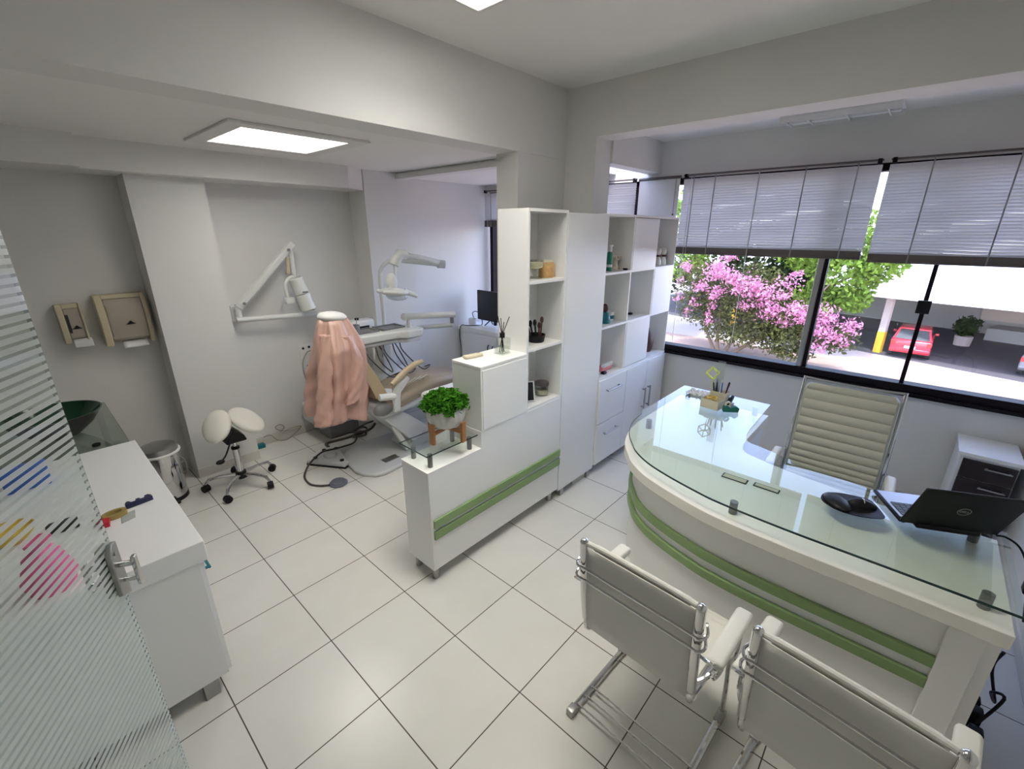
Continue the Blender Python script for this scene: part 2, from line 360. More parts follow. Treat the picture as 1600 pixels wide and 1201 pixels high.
#@@STRUCTURE
# ------------------------------------------------------------------ room shell
XW = 4.30
def wall(name, m, *boxes):
    g = G()
    for b in boxes: g.box(*b)
    return st(g.obj(name, m, smooth=0))
f = G().box(-1.6, 4.45, -0.9, 4.7, -0.12, 0.0).obj('floor', 'tile', smooth=0); st(f)
f.data.transform(Matrix.Translation(f.location)); f.location = (0,0,0)     # tile pattern runs from the room's own origin
HOLE1, HOLE3 = (1.06, 1.70, 2.98, 3.60), (1.22, 1.83, 0.64, 1.88)
def holed(X0, X1, Y0, Y1, z0, z1, h): return [(X0, h[0], Y0, Y1, z0, z1), (h[1], X1, Y0, Y1, z0, z1), (h[0], h[1], Y0, h[2], z0, z1), (h[0], h[1], h[3], Y1, z0, z1)]
wall('ceiling', 'ceiling_paint', *holed(-1.6, 3.30, -0.9, 2.40, 3.02, 3.12, HOLE3))
wall('ceiling.001', 'ceiling_paint', *holed(-1.6, 2.88, 2.50, 4.6, 2.555, 2.66, HOLE1), (2.88, 4.45, 2.50, 4.6, 2.535, 2.66))
wall('ceiling.002', 'ceiling_paint', (3.40, 4.45, -0.9, 2.06, 2.77, 2.88))
wall('wall_back', 'paint', (-1.6, 2.5, 4.48, 4.62, 0, 2.60))
wall('wall_back.001', 'paint', (2.5, 3.05, 4.19, 4.62, 0, 2.60))
wall('wall_back.002', 'paint', (3.05, 4.45, 4.34, 4.62, 0, 2.60))
wall('wall_right', 'paint', (-1.6, 4.45, -0.88, -0.76, 0, 3.05))
wall('wall_entrance', 'paint', (-1.72, -1.6, -0.9, 4.6, 0, 3.05))
wall('wall_window', 'paint', (XW, 4.42, -0.9, 4.34, 0, 0.875), (XW, 4.42, -0.9, 4.34, 2.455, 3.05), (XW, 4.42, 2.03, 2.22, 0.875, 2.455))
wall('trim_1', 'paint', (-1.6, 3.2, 2.325, 2.55, 2.535, 3.06))                    # beam over the low partition
wall('trim_2', 'paint', (3.2, 3.43, -0.9, 2.05, 2.67, 3.06))                       # beam in front of the window bay
wall('trim_3', 'paint', (3.2, 3.42, 2.05, 2.33, 0, 3.05))                          # column
wall('trim_4', 'paint', (2.63, 3.2, 2.33, 2.54, 0, 2.535))                         # pier beside the column
wall('trim_5', 'paint', (3.42, XW, 2.03, 2.16, 2.51, 3.05))                        # beam from column to window
wall('trim_6', 'paint', (2.86, 2.98, 2.55, 4.19, 2.495, 2.54))                     # shallow ceiling band
wall('trim_7', 'paint', (0.69, 1.17, 4.225, 4.48, 0, 2.37))                        # pillar at the back wall
g = G().prism([(0.455, 4.08), (2.29, 4.08), (2.49, 4.19), (2.5, 4.48), (0.455, 4.48)], 2.37, 2.556); st(g.obj('trim_8', 'paint', smooth=0))
wall('trim_9', 'paint', (-1.6, 0.455, 3.97, 4.48, 2.37, 2.556))
g = G().box(-1.6, 0.69, 4.465, 4.48, 0, 0.085).box(1.17, 2.5, 4.465, 4.48, 0, 0.085).box(0.685, 1.175, 4.21, 4.225, 0, 0.085); st(g.obj('baseboard_back', 'skirting', bevel=0.003))
g = G().box(0.4, 4.3, -0.76, -0.745, 0, 0.08); st(g.obj('baseboard_right', 'skirting', bevel=0.003))
g = G().box(4.285, 4.30, -0.745, 1.7, 0, 0.08); st(g.obj('baseboard_window', 'skirting', bevel=0.003))

# windows
def window(name, y0, y1, mull, z0=0.875, z1=2.455):
    g = G().box(XW-0.02, 4.40, y0, y1, z0, z0+0.055).box(XW-0.012, 4.40, y0, y1, z1-0.05, z1).box(XW-0.012, 4.40, y1-0.05, y1, z0, z1).box(XW-0.012, 4.40, y0, y0+0.05, z0, z1)
    w = st(g.obj(name, 'black_metal', smooth=0, bevel=0.003))
    G().box(XW-0.045, XW, y0, y1, z0-0.028, z0-0.004).obj('sill_rail', 'black_metal', w, bevel=0.003)
    e = [y0+0.05]+[m_[0] for m_ in mull]+[y1-0.05]
    for a, b in zip(e, e[1:]): G().box(4.345, 4.351, a, b, z0+0.05, z1-0.05).obj('pane', 'pane', w, smooth=0)
    for y, wd, mm in mull: G().box(4.30, 4.37, y-wd/2, y+wd/2, z0+0.05, z1-0.05).obj('mullion', mm, w, bevel=0.003)
    return w
w1 = window('window_1', -0.74, 2.03, [(0.595, 0.028, 'black_metal'), (-0.04, 0.026, 'black_metal')])
G().box(4.292, 4.335, 0.612, 0.650, 0.93, 2.45).obj('mullion', 'steel', w1, bevel=0.004, label='silver edge of the sliding sash')
G().box(4.262, 4.30, -0.075, 0.0, 1.455, 1.545).obj('latch', 'black_plastic', w1, bevel=0.004)
w2 = window('window_2', 2.22, 4.27, [(3.25, 0.04, 'black_metal')])

# blinds: slats hang from a head rail, the unused ones lie bundled on the bottom rail
def blind(y0, y1, label, ladders, zt=2.475, zb=1.865, x=4.235, pull=None, bundle=0.055, sag=0.0):
    t = thing('venetian_blind', label, 'blind', (x, (y0+y1)/2, zb-0.05), group=None)
    G().box(x-0.018, x+0.018, y0, y1, zt-0.012, zt).obj('head_rail', 'bundle', t, bevel=0.003)
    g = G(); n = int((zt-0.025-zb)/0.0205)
    for i in range(n):
        z = zb+0.004+i*(zt-0.03-zb)/n; a = math.radians(58+3*math.sin(i*2.1+y0*5)); ca, sa = 0.0125*math.cos(a), 0.0125*math.sin(a)
        rows = []
        for k in range(9):
            y = y0+(y1-y0)*k/8; dz = sag*math.sin(k*1.3+i*.7)*0.002; dx = 0.0015*math.sin(k*.9+i)
            rows.append([(x-ca+dx, y, z+sa+dz), (x+0.002+dx, y, z+dz+0.001), (x+ca+dx, y, z-sa+dz)])
        g.grid(rows)
    g.obj('slats', 'slat', t, recalc=False)
    g = G()
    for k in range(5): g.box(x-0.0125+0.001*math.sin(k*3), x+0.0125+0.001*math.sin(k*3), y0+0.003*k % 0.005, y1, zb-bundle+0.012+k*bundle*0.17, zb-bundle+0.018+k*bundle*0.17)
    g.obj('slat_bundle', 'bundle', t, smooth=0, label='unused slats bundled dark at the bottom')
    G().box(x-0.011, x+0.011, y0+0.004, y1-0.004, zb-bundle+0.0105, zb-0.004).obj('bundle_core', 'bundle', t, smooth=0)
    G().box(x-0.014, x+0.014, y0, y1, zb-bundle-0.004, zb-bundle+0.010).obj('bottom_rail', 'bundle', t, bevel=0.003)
    for y in ladders: G().box(x-0.0175, x-0.015, y-0.004, y+0.004, zb-bundle, zt-0.01).obj('ladder_tape', 'ladder', t, smooth=0)
    if pull:
        for y, z in pull: G().tube([(x-0.022, y, zt-0.02), (x-0.022, y, z)], 0.0022, 6).obj('pull_cord', 'cord', t)
    for y in (y0+0.02, y1-0.02): G().box(x-0.022, x+0.022, y-0.012, y+0.012, zt-0.03, zt+0.004).obj('bracket', 'black_metal', t, bevel=0.002)
    return t
blind(0.385, 1.775, 'wide half-raised grey venetian blind above the pink blossom', (0.52, 0.84, 1.16, 1.50, 1.68), pull=[(1.70, 0.98), (1.16, 1.02)], sag=1)
blind(-0.74, 0.345, 'wide half-raised grey venetian blind above the red parked car', (0.12, -0.27, -0.60), zb=1.85, sag=1)
t = thing('roller_blind', 'flat pale closed roller blind behind the top of the cube shelf unit', 'blind', (4.27, 2.02, 0.9))
G().box(4.2685, 4.2715, 1.825, 2.222, 0.93, 2.462).obj('fabric', 'roller_cloth', t, smooth=0)
G().cyl((4.27, 1.82, 2.465), (4.27, 2.228, 2.465), 0.013).obj('roller', 'bundle', t)
G().tube([(4.262, 1.86, 2.45), (4.262, 1.86, 2.16)], 0.002, 6).ball((4.262, 1.86, 2.15), 0.009, 8, 6).obj('chain', 'bundle', t)
blind(2.235, 4.30, 'raised venetian blind on the dental room window behind the white shelf tower', (2.6, 3.2, 3.8, 4.18), zb=2.13, bundle=0.075, pull=[(4.235, 1.6)])
#@@FURN1
# ------------------------------------------------------------------ ceiling lights
def panel_light(x0, x1, y0, y1, z, label, frame=0.10, lm='lamp_on'):
    t = thing('ceiling_light', label, 'light', ((x0+x1)/2, (y0+y1)/2, z))
    g = G()
    for a in ((x0-frame, x1+frame, y0-frame, y0), (x0-frame, x1+frame, y1, y1+frame), (x0-frame, x0, y0, y1), (x1, x1+frame, y0, y1)): g.box(*a, z-0.016, z)
    g.obj('frame', 'paint', t, smooth=0, bevel=0.004)
    G().box(x0+0.002, x1-0.002, y0+0.002, y1-0.002, z+0.088, z+0.096).obj('lamp_panel', lm, t, smooth=0)
    g = G().box(x0-0.01, x1+0.01, y0-0.01, y1+0.01, z+0.10, z+0.112)
    for a in ((x0+0.0005, x1-0.0005, y0+0.0005, y0+0.002), (x0+0.0005, x1-0.0005, y1-0.002, y1-0.0005), (x0+0.0005, x0+0.002, y0, y1), (x1-0.002, x1-0.0005, y0, y1)): g.box(*a, z+0.002, z+0.10)
    g.obj('housing', 'lamp_off', t, smooth=0)
    g = G()
    for k in range(1, 5): g.box(x0+(x1-x0)*k/5-0.0015, x0+(x1-x0)*k/5+0.0015, y0+0.002, y1-0.002, z+0.004, z+0.082)
    n = round((y1-y0)/(0.31 if lm == 'lamp_on' else 0.155))
    for k in range(1, n): g.box(x0+0.002, x1-0.002, y0+(y1-y0)*k/n-0.002, y0+(y1-y0)*k/n+0.002, z+0.003, z+0.084)
    g.obj('louvre', 'lamp_off', t, smooth=0)
panel_light(1.06, 1.70, 2.98, 3.60, 2.555, 'square recessed ceiling light glowing over the dental room')
panel_light(1.22, 1.83, 0.64, 1.88, 3.02, 'lit ceiling light over the white floor in front of the partition', 0.02, 'lamp_on_bright')  # only the far corner shows; unseen length added to brighten the room
t = thing('ceiling_light', 'unlit slim louvre ceiling light in the window bay', 'light', (4.03, 0.66, 2.77))
G().box(3.90, 4.16, 0.33, 1.0, 2.755, 2.769).obj('housing', 'lamp_off', t, bevel=0.004)
g = G()
for y in (0.40, 0.62, 0.84, 0.97): g.box(3.91, 4.15, y-0.004, y+0.004, 2.725, 2.754)
g.box(4.025, 4.035, 0.34, 0.99, 2.728, 2.754); g.box(3.90, 3.908, 0.33, 1.0, 2.72, 2.755); g.box(4.152, 4.16, 0.33, 1.0, 2.72, 2.755)
g.obj('louvre', 'white_plastic', t, smooth=0)
for x in (3.965, 4.095): G().cyl((x, 0.35, 2.742), (x, 0.98, 2.742), 0.010).obj('tube', 'lamp_off', t)

# ------------------------------------------------------------------ low partition, shelves and wall of cabinets
YF, YB = 1.778, 2.025
def feet(t, pts, h, r=0.022):
    for x, y in pts: G().cyl((x, y, 0), (x, y, h), r, r*1.05, 16).obj('leg', 'steel', t)
t = thing('partition_counter', 'low white stepped partition with two green stripes and a glass shelf on pins', 'counter', (1.9, 1.9, 0))
g = G().prismY([(1.28, 0.085), (2.50, 0.085), (2.50, 0.856), (1.687, 0.856), (1.687, 0.742), (1.28, 0.742)], YF, YB)
g.obj('body', 'laminate', t, smooth=0, bevel=0.003)
G().box(1.275, 1.686, YF-0.003, YB+0.003, 0.7425, 0.7485).obj('top', 'laminate_edge', t, smooth=0, bevel=0.002)
for z0, z1, in ((0.381, 0.435), (0.304, 0.357)): G().box(1.295, 2.50, YF-0.014, YF, z0, z1).obj('stripe', 'green_band', t, smooth=0, bevel=0.003)
feet(t, [(1.32, 1.82), (1.32, 1.985), (2.44, 1.82), (2.44, 1.985)], 0.085)
for x, y in ((1.335, 1.825), (1.335, 1.98), (1.632, 1.825), (1.632, 1.985)): G().cyl((x, y, 0.7485), (x, y, 0.826), 0.0145).obj('standoff', 'pin_grey', t)
G().box(1.298, 1.68, 1.803, 2.062, 0.826, 0.834).obj('glass_shelf', 'clear_glass', t, smooth=0, bevel=0.001)
g = G()
for a in ((1.2965, 1.6815, 1.8015, 1.8032), (1.2965, 1.6815, 2.0618, 2.0635), (1.2965, 1.2982, 1.8015, 2.0635)): g.box(*a, 0.8265, 0.8335)
g.obj('glass_edge', 'edge_green', t, smooth=0)

t = thing('storage_box_cabinet', 'closed white box cabinet between the glass shelf and the open shelf tower', 'cabinet', (1.9, 1.9, 0.857))
G().box(1.69, 2.104, YF-0.004, YB, 0.857, 1.245).obj('body', 'laminate', t, smooth=0, bevel=0.002)
G().box(1.688, 2.104, YF-0.006, YB, 1.246, 1.262).obj('top', 'laminate_edge', t, smooth=0, bevel=0.002)
G().box(1.702, 2.096, YF-0.009, YF-0.004, 0.868, 1.238).obj('door', 'laminate', t, smooth=0, bevel=0.002)

t = thing('shelf_tower', 'tall narrow open white shelf tower standing on the partition', 'shelf', (2.3, 1.9, 0.857))
G().box(2.104, 2.122, YF, YB, 0.857, 2.11).box(2.484, 2.503, YF, YB, 0.857, 2.11).obj('side_panel', 'laminate', t, smooth=0, bevel=0.001)
G().box(2.122, 2.484, YB-0.012, YB, 0.857, 2.11).obj('back_panel', 'laminate', t, smooth=0)
for z in (0.857, 1.262, 1.690): G().box(2.122, 2.484, YF+0.002, YB-0.012, z, z+0.018).obj('shelf_board', 'laminate_edge', t, smooth=0, bevel=0.001)
G().box(2.104, 2.503, YF-0.002, YB, 2.11, 2.128).obj('top', 'laminate_edge', t, smooth=0, bevel=0.001)

t = thing('tall_cabinet', 'tall plain white closed cabinet between shelf tower and cube shelves', 'cabinet', (2.75, 1.9, 0))
G().box(2.505, 2.998, YF-0.002, YB, 0.062, 2.115).obj('body', 'laminate', t, smooth=0, bevel=0.002)
for x in (2.56, 2.94):
    for y in (1.80, 1.98): G().box(x-0.02, x+0.02, y-0.02, y+0.02, 0, 0.062).obj('leg', 'steel', t)
G().box(2.74, 2.985, 1.80, 1.82, 0, 0.060).obj('plinth', 'skirting', t, smooth=0)

XC = [3.0, 3.40, 3.83, 4.235]; ZR = [0.872, 1.28, 1.695, 2.109]
t = thing('cube_shelf_unit', 'white cube shelf wall unit with drawers and doors beside the window', 'cabinet', (3.62, 1.9, 0))
G().box(3.0, 4.235, YF, YB, 0.085, 0.857).obj('base_carcass', 'laminate', t, smooth=0)
G().box(3.0, 4.237, YF-0.004, YB, 0.857, 0.875).obj('worktop', 'laminate_edge', t, smooth=0, bevel=0.001)
G().box(3.0, 4.235, YB-0.012, YB, 0.875, 2.115).obj('back_panel', 'laminate', t, smooth=0)
for x in XC: G().box(max(3.0, x-0.009), min(4.235, x+0.009), YF, YB-0.012, 0.875, 2.105).obj('upright', 'laminate_edge', t, smooth=0, bevel=0.001)
for z in ZR[1:3]:
    for a, b in zip(XC, XC[1:]): G().box(a+0.0092, b-0.0092, YF+0.001, YB-0.0122, z-0.009, z+0.009).obj('shelf_board', 'laminate_edge', t, smooth=0, bevel=0.001)
G().box(3.0, 4.237, YF-0.002, YB, 2.105, 2.122).obj('top', 'laminate_edge', t, smooth=0, bevel=0.001)
for c, r in ((1, 2), (2, 1), (1, 0)): G().box(XC[c]+0.008, XC[c+1]-0.008, YF-0.003, YF+0.012, ZR[r]+0.008, ZR[r+1]-0.008).obj('door', 'laminate', t, smooth=0, bevel=0.001)
def bar_handle(p, q, par, off=(0, -0.028, 0), r=0.0055, m='steel'):
    p, q, o = Vector(p), Vector(q), Vector(off)
    g = G().cyl(p+o, q+o, r, seg=10)
    d = (q-p)*0.08
    g.cyl(p+d, p+d+o, r*1.1, seg=10).cyl(q-d, q-d+o, r*1.1, seg=10)
    return g.obj('handle', m, par)
for z0, z1 in ((0.468, 0.852), (0.09, 0.461)):
    d = G().box(3.006, 3.447, YF-0.018, YF, z0, z1).obj('drawer', 'laminate', t, smooth=0, bevel=0.002)
    z = z1-0.1; bar_handle((3.10, YF-0.018, z), (3.33, YF-0.018, z), d)
for x0, x1, hx in ((3.453, 3.846, 3.80), (3.852, 4.231, 3.90)):
    d = G().box(x0, x1, YF-0.018, YF, 0.09, 0.852).obj('door', 'laminate', t, smooth=0, bevel=0.002)
    bar_handle((hx, YF-0.018, 0.39), (hx, YF-0.018, 0.60), d, r=0.007, m='grey_metal')
feet(t, [(3.05, 1.84), (3.44, 1.84), (4.2, 1.84), (3.05, 1.98), (4.2, 1.98)], 0.085)

# things on the shelves
def jarlike(name, label, cat, c, prof, m, seg=24): return tag(G().lathe(c, prof, seg).obj(name, m), label, cat)
z = 1.7085
t = thing('candle_holder', 'round clear glass bowl with a cream candle on the top tower shelf', 'candle', (2.30, 1.885, z))
G().lathe((2.30, 1.885, z), [(0, 0), (0.045, 0), (0.05, 0.006), (0.012, 0.02), (0.03, 0.05), (0.062, 0.08), (0.058, 0.118), (0.055, 0.118), (0.057, 0.08), (0, 0.05)], 28).obj('glass_bowl', 'jar_glass', t)
G().lathe((2.30, 1.885, z), [(0, 0.056), (0.05, 0.07), (0.055, 0.08), (0.053, 0.102), (0, 0.106)], 24).obj('candle', 'wax', t)
t = thing('dried_flower_jar', 'squat amber jar of dried flowers on the top tower shelf', 'jar', (2.425, 1.885, z))
G().lathe((2.425, 1.885, z), [(0, 0), (0.048, 0), (0.054, 0.01), (0.054, 0.08), (0.046, 0.098), (0, 0.1)], 28).obj('body', 'amber', t)
G().lathe((2.425, 1.885, z), [(0.042, 0.1), (0.042, 0.112), (0.036, 0.112), (0.036, 0.1)], 24).obj('rim', 'wax', t)
z = 1.2805
t = thing('brush_basket', 'small black wire basket of brushes on the middle tower shelf', 'basket', (2.345, 1.90, z))
g = G().lathe((2.345, 1.90, z), [(0, 0), (0.055, 0), (0.066, 0.05), (0.062, 0.05), (0.052, 0.004), (0, 0.004)], 14); g.obj('basket', 'black_plastic', t)
for k in range(5):
    a = k*1.3; p = Vector((2.345+0.03*math.cos(a), 1.90+0.03*math.sin(a), z+0.006)); q = p+Vector((0.022*math.cos(a)-0.02, 0.02*math.sin(a), 0.10+0.012*k))
    G().tube([p, q], 0.006, 8).ball(q, (0.013, 0.013, 0.024), 10, 6).obj('brush', 'black_plastic' if k % 2 else 'brown_dark', t)
z = 0.8755
t = thing('photo_frame', 'small dark photo frame leaning in the lowest tower shelf', 'frame', (2.22, 1.87, z))
mx = Matrix.Translation((2.225, 1.87, z+0.075)) @ Matrix.Rotation(math.radians(-32), 4, 'Z') @ Matrix.Rotation(math.radians(-14), 4, 'X')
G().box(-0.05, 0.05, -0.006, 0.006, -0.072, 0.07, mx).obj('frame', 'white_plastic', t, bevel=0.002)
G().box(-0.042, 0.042, -0.0072, -0.0062, -0.064, 0.062, mx).obj('picture', 'black_gloss', t, smooth=0)
t = thing('candle_jar', 'small glass jar candle with a dark lid on the lowest tower shelf', 'candle', (2.405, 1.885, z))
G().lathe((2.405, 1.885, z), [(0, 0), (0.042, 0), (0.047, 0.008), (0.047, 0.075), (0.045, 0.075), (0.045, 0.008), (0, 0.006)], 24).obj('glass', 'jar_glass', t)
G().lathe((2.405, 1.885, z), [(0, 0.009), (0.043, 0.009), (0.043, 0.04), (0, 0.04)], 24).obj('wax', 'cream', t)
G().lathe((2.405, 1.885, z), [(0, 0.076), (0.05, 0.076), (0.05, 0.098), (0.03, 0.105), (0, 0.106)], 24).obj('lid', 'bundle', t)

z = 1.7045
t = thing('green_bottle', 'slim green and white bottle in the top left cube', 'bottle', (3.205, 1.87, z))
G().lathe((3.205, 1.87, z), [(0, 0), (0.022, 0), (0.024, 0.004), (0.024, 0.13), (0.014, 0.145), (0, 0.146)], 20).obj('body', 'mint', t)
G().lathe((3.205, 1.87, z), [(0.0245, 0.03), (0.0246, 0.03), (0.0246, 0.05), (0.0245, 0.05)], 20).obj('label_band', 'white_plastic', t)
G().lathe((3.205, 1.87, z), [(0, 0.147), (0.016, 0.147), (0.016, 0.185), (0.022, 0.187), (0.022, 0.197), (0, 0.198)], 20).obj('cap', 'white_plastic', t)
tag(G().rbox(3.24, 3.262, 1.93, 1.985, z, z+0.13, 0.004).obj('toothpaste_box', 'white_plastic'), 'thin white upright carton behind the green bottle', 'box')
t = thing('plaster_dental_model', 'beige plaster dental model stand beside the green bottle', 'model', (3.33, 1.90, z))
G().lathe((3.33, 1.90, z), [(0, 0), (0.046, 0), (0.044, 0.02), (0.034, 0.03), (0.030, 0.07), (0.046, 0.085), (0, 0.088)], 18).obj('base', 'plaster', t)
g = G()
for k in range(9):
    a = PI*k/8; g.ball((3.33+0.040*math.cos(a), 1.90-0.035+0.05*math.sin(a), z+0.095), (0.012, 0.012, 0.018), 8, 6)
g.obj('teeth', 'plaster', t)
def figurine(x, y, label):
    t = thing('bear_figurine', label, 'figurine', (x, y, z), group=None)
    G().lathe((x, y, z), [(0, 0), (0.036, 0), (0.040, 0.02), (0.030, 0.06), (0.022, 0.085), (0.030, 0.11), (0.034, 0.135), (0.026, 0.15), (0, 0.153)], 20).obj('body', 'ceramic', t)
    G().tube([(x+0.029*math.cos(a*PI/6), y+0.029*math.sin(a*PI/6), z+0.083) for a in range(12)], 0.009, 8, True).obj('ribbon', 'brown_dark', t)
figurine(4.09, 1.885, 'white ceramic figure with dark ribbon nearer the window divider in top cube')
figurine(4.17, 1.87, 'white ceramic figure with dark ribbon nearer the window in top cube')
tag(G().rbox(3.365, 3.385, 1.80, 1.835, z, z+0.014, 0.003).obj('dice', 'black_plastic'), 'tiny dark trinket beside the plaster model', 'trinket')
z = 1.2895
t = thing('dark_figurine', 'dark brown and teal figurine in the middle left cube', 'figurine', (3.195, 1.87, z))
G().lathe((3.195, 1.87, z), [(0, 0), (0.045, 0), (0.048, 0.03), (0.04, 0.06), (0.02, 0.09), (0, 0.095)], 14).obj('robe', 'teal', t)
G().ball((3.19, 1.87, z+0.122), (0.028, 0.028, 0.036), 12, 8).obj('head', 'brown_dark', t)
t = thing('mug', 'small pale blue and white cup beside the dark figurine', 'cup', (3.31, 1.895, z))
G().lathe((3.31, 1.895, z), [(0, 0), (0.034, 0), (0.044, 0.08), (0.041, 0.08), (0.032, 0.004), (0, 0.004)], 20).obj('cup', 'white_plastic', t)
G().lathe((3.31, 1.895, z), [(0.0368, 0.02), (0.0372, 0.02), (0.0412, 0.05), (0.0408, 0.05)], 20).obj('band', 'teal', t)
tag(G().ball((3.685, 1.90, z+0.011), (0.03, 0.022, 0.011), 12, 8).obj('black_stone', 'black_plastic'), 'small flat black object in the middle cube', 'trinket')
z = 0.8755
t = thing('dental_arch_model', 'pink gum and white teeth model in the lowest left cube', 'model', (3.19, 1.87, z))
G().rbox(3.16, 3.33, 1.84, 1.90, z, z+0.045, 0.015).obj('gum', 'gum', t)
g = G()
for k in range(6): g.rbox(3.168+k*0.027, 3.190+k*0.027, 1.834, 1.86, z+0.035, z+0.068, 0.006)
g.obj('teeth', 'ceramic', t)
tag(G().rbox(3.12, 3.165, 1.795, 1.83, z, z+0.02, 0.005).obj('black_clip', 'black_plastic'), 'small black clip in front of the pink teeth model', 'clip')
t = jarlike('dark_vase', 'dark brown vase half hidden in the lowest right cube', 'vase', (4.085, 1.90, z), [(0, 0), (0.04, 0), (0.06, 0.05), (0.062, 0.10), (0.04, 0.17), (0.018, 0.21), (0.016, 0.235), (0, 0.236)], 'brown_dark')

# on the partition
z = 1.2625
t = thing('reed_diffuser', 'clear square reed diffuser bottle with black sticks on the box cabinet', 'diffuser', (1.995, 1.89, z))
G().rbox(1.955, 2.035, 1.85, 1.93, z, z+0.105, 0.008).obj('bottle', 'jar_glass', t)
G().rbox(1.962, 2.028, 1.857, 1.923, z+0.006, z+0.05, 0.006).obj('liquid', 'jar_glass', t)
G().cyl((1.995, 1.89, z+0.106), (1.995, 1.89, z+0.135), 0.017).obj('cap', 'black_plastic', t)
for k, (a, b) in enumerate(((-0.03, 0.01), (0.045, -0.02), (0.02, 0.03), (-0.015, -0.03))):
    G().tube([(1.995-a*0.4, 1.89-b*0.4, z+0.012), (1.995, 1.89, z+0.12), (1.995+a, 1.89+b, z+0.245-0.012*k)], 0.0026, 6).obj('reed', 'black_plastic', t)
t = thing('remote_control', 'small white remote control lying on the box cabinet', 'remote', (1.81, 1.965, z))
mx = Matrix.Translation((1.81, 1.965, z+0.010)) @ Matrix.Rotation(math.radians(-8), 4, 'Z')
G().rbox(-0.065, 0.065, -0.022, 0.022, -0.010, 0.010, 0.007, mx=mx).obj('body', 'cream', t)
G().box(0.03, 0.05, -0.006, 0.006, 0.0102, 0.012, mx).obj('button', 'smoky', t)

z0 = 0.8345
t = thing('plant_stand', 'small wooden four legged stand on the glass shelf', 'stand', (1.535, 1.915, z0))
PX, PY = 1.535, 1.915
for k in range(4):
    a = PI/4*2*k+math.radians(10); c, s_ = math.cos(a), math.sin(a); mx = Matrix.Translation((PX+0.125*c, PY+0.125*s_, z0)) @ Matrix.Rotation(a, 4, 'Z')
    G().box(-0.009, 0.009, -0.017, 0.017, 0, 0.125, mx).obj('leg', 'wood', t, bevel=0.002)
mxx = [Matrix.Translation((PX, PY, z0+0.062)) @ Matrix.Rotation(math.radians(10)+k*PI/2, 4, 'Z') for k in range(2)]
G().box(-0.115, 0.115, -0.010, 0.010, -0.009, 0.009, mxx[0]).box(-0.115, 0.115, -0.010, 0.010, -0.0085, 0.0085, mxx[1]).obj('crossbar', 'wood', t, bevel=0.001)
zp = z0+0.072
t = thing('potted_plant', 'bushy green plant in a ribbed white pot on the wooden stand', 'plant', (PX, PY, zp))
G().lathe((PX, PY, zp), [(0, 0), (0.05, 0), (0.085, 0.015), (0.108, 0.05), (0.113, 0.085), (0.104, 0.118), (0.098, 0.125), (0.094, 0.118), (0.10, 0.085), (0, 0.08)], 72, wob=lambda a, zz: 0.028*math.sin(18*a+zz*22)).obj('pot', 'ceramic', t, smooth=60)
G().lathe((PX, PY, zp), [(0, 0.112), (0.092, 0.112)], 24).obj('soil', 'soil', t)
pts = []
for k in range(1500):
    a, r = random.random()*6.283, math.sqrt(random.random()); h = math.sqrt(max(0, 1-r*r)); q = 0.72+0.28*random.random()
    pts.append((PX+0.152*r*math.cos(a)*q, PY+0.152*r*math.sin(a)*q, zp+0.115+0.105*h*q+0.012*math.sin(7*a)*r))
G().leaves(pts, 0.019, 0.9).obj('foliage', 'leaf', t, recalc=False)
g = G()
for k in range(26):
    a, r = random.random()*6.283, random.random()*0.11; g.tube([(PX+0.4*r*math.cos(a), PY+0.4*r*math.sin(a), zp+0.112), (PX+r*math.cos(a), PY+r*math.sin(a), zp+0.18)], 0.0015, 5)
g.obj('stem', 'leaf', t)

# white waste bin behind the plant
t = thing('pedestal_bin', 'white bin with an overhanging rounded top behind the potted plant', 'bin', (2.25, 2.78, 0))
G().rbox(2.105, 2.42, 2.64, 2.895, 0.0, 0.655, 0.03).obj('body', 'white_plastic', t)
G().rbox(2.07, 2.45, 2.60, 2.92, 0.656, 0.735, 0.036, 4).obj('lid', 'white_plastic', t)
#@@DESK
# ------------------------------------------------------------------ reception desk
def arc(cx, cy, r, a0, a1, n): return [(cx+r*math.cos(math.radians(a0+(a1-a0)*k/n)), cy+r*math.sin(math.radians(a0+(a1-a0)*k/n))) for k in range(n+1)]
front = [(1.940, -0.482), (1.936, -0.10), (1.933, 0.20), (1.948, 0.474), (1.973, 0.605), (2.022, 0.772), (2.080, 0.910), (2.160, 1.022), (2.240, 1.090), (2.335, 1.160), (2.43, 1.206), (2.56, 1.248), (2.72, 1.27)]
front = [(p.x, p.y) for p in spline([(x, y, 0) for x, y in front], 4)]
slab_out = front+[(3.46, 1.27), (3.46, 0.62), (2.95, 0.62)]+[(p.x, p.y) for p in spline([(2.84, 0.613, 0), (2.745, 0.58, 0), (2.70, 0.48, 0), (2.655, 0.31, 0), (2.625, 0.10, 0), (2.60, -0.1, 0), (2.60, -0.482, 0)], 4)]
t = thing('reception_desk', 'curved white reception desk with green stripes and a glass top on pins', 'desk', (2.4, 0.4, 0))
G().prism(slab_out, 0.681, 0.74).obj('desktop', 'cream_edge', t, bevel=0.003)
def off(poly, d):
    n = len(poly); out = []
    for i in range(n):
        a, b, c = Vector(poly[max(i-1, 0)]), Vector(poly[i]), Vector(poly[min(i+1, n-1)]); tn = (c-a).normalized(); nn = Vector((tn.y, -tn.x)); out.append(tuple(b+nn*d))
    return out
base = [q for q in front if q[0] < 2.60]
def strip(poly, d0, d1, z0, z1):
    a, b = off(poly, d0), off(poly, d1); return a+b[::-1], z0, z1
bp = strip(base, 0.068, 0.095, 0.0, 0.680); bpoly = [q for q in bp[0]]
G().prism(bpoly, 0.0, 0.680).obj('front_panel', 'laminate_edge', t, smooth=50)
sp = [q for q in base if q[1] > -0.36]; sp = [(sp[0][0], -0.343)]+sp
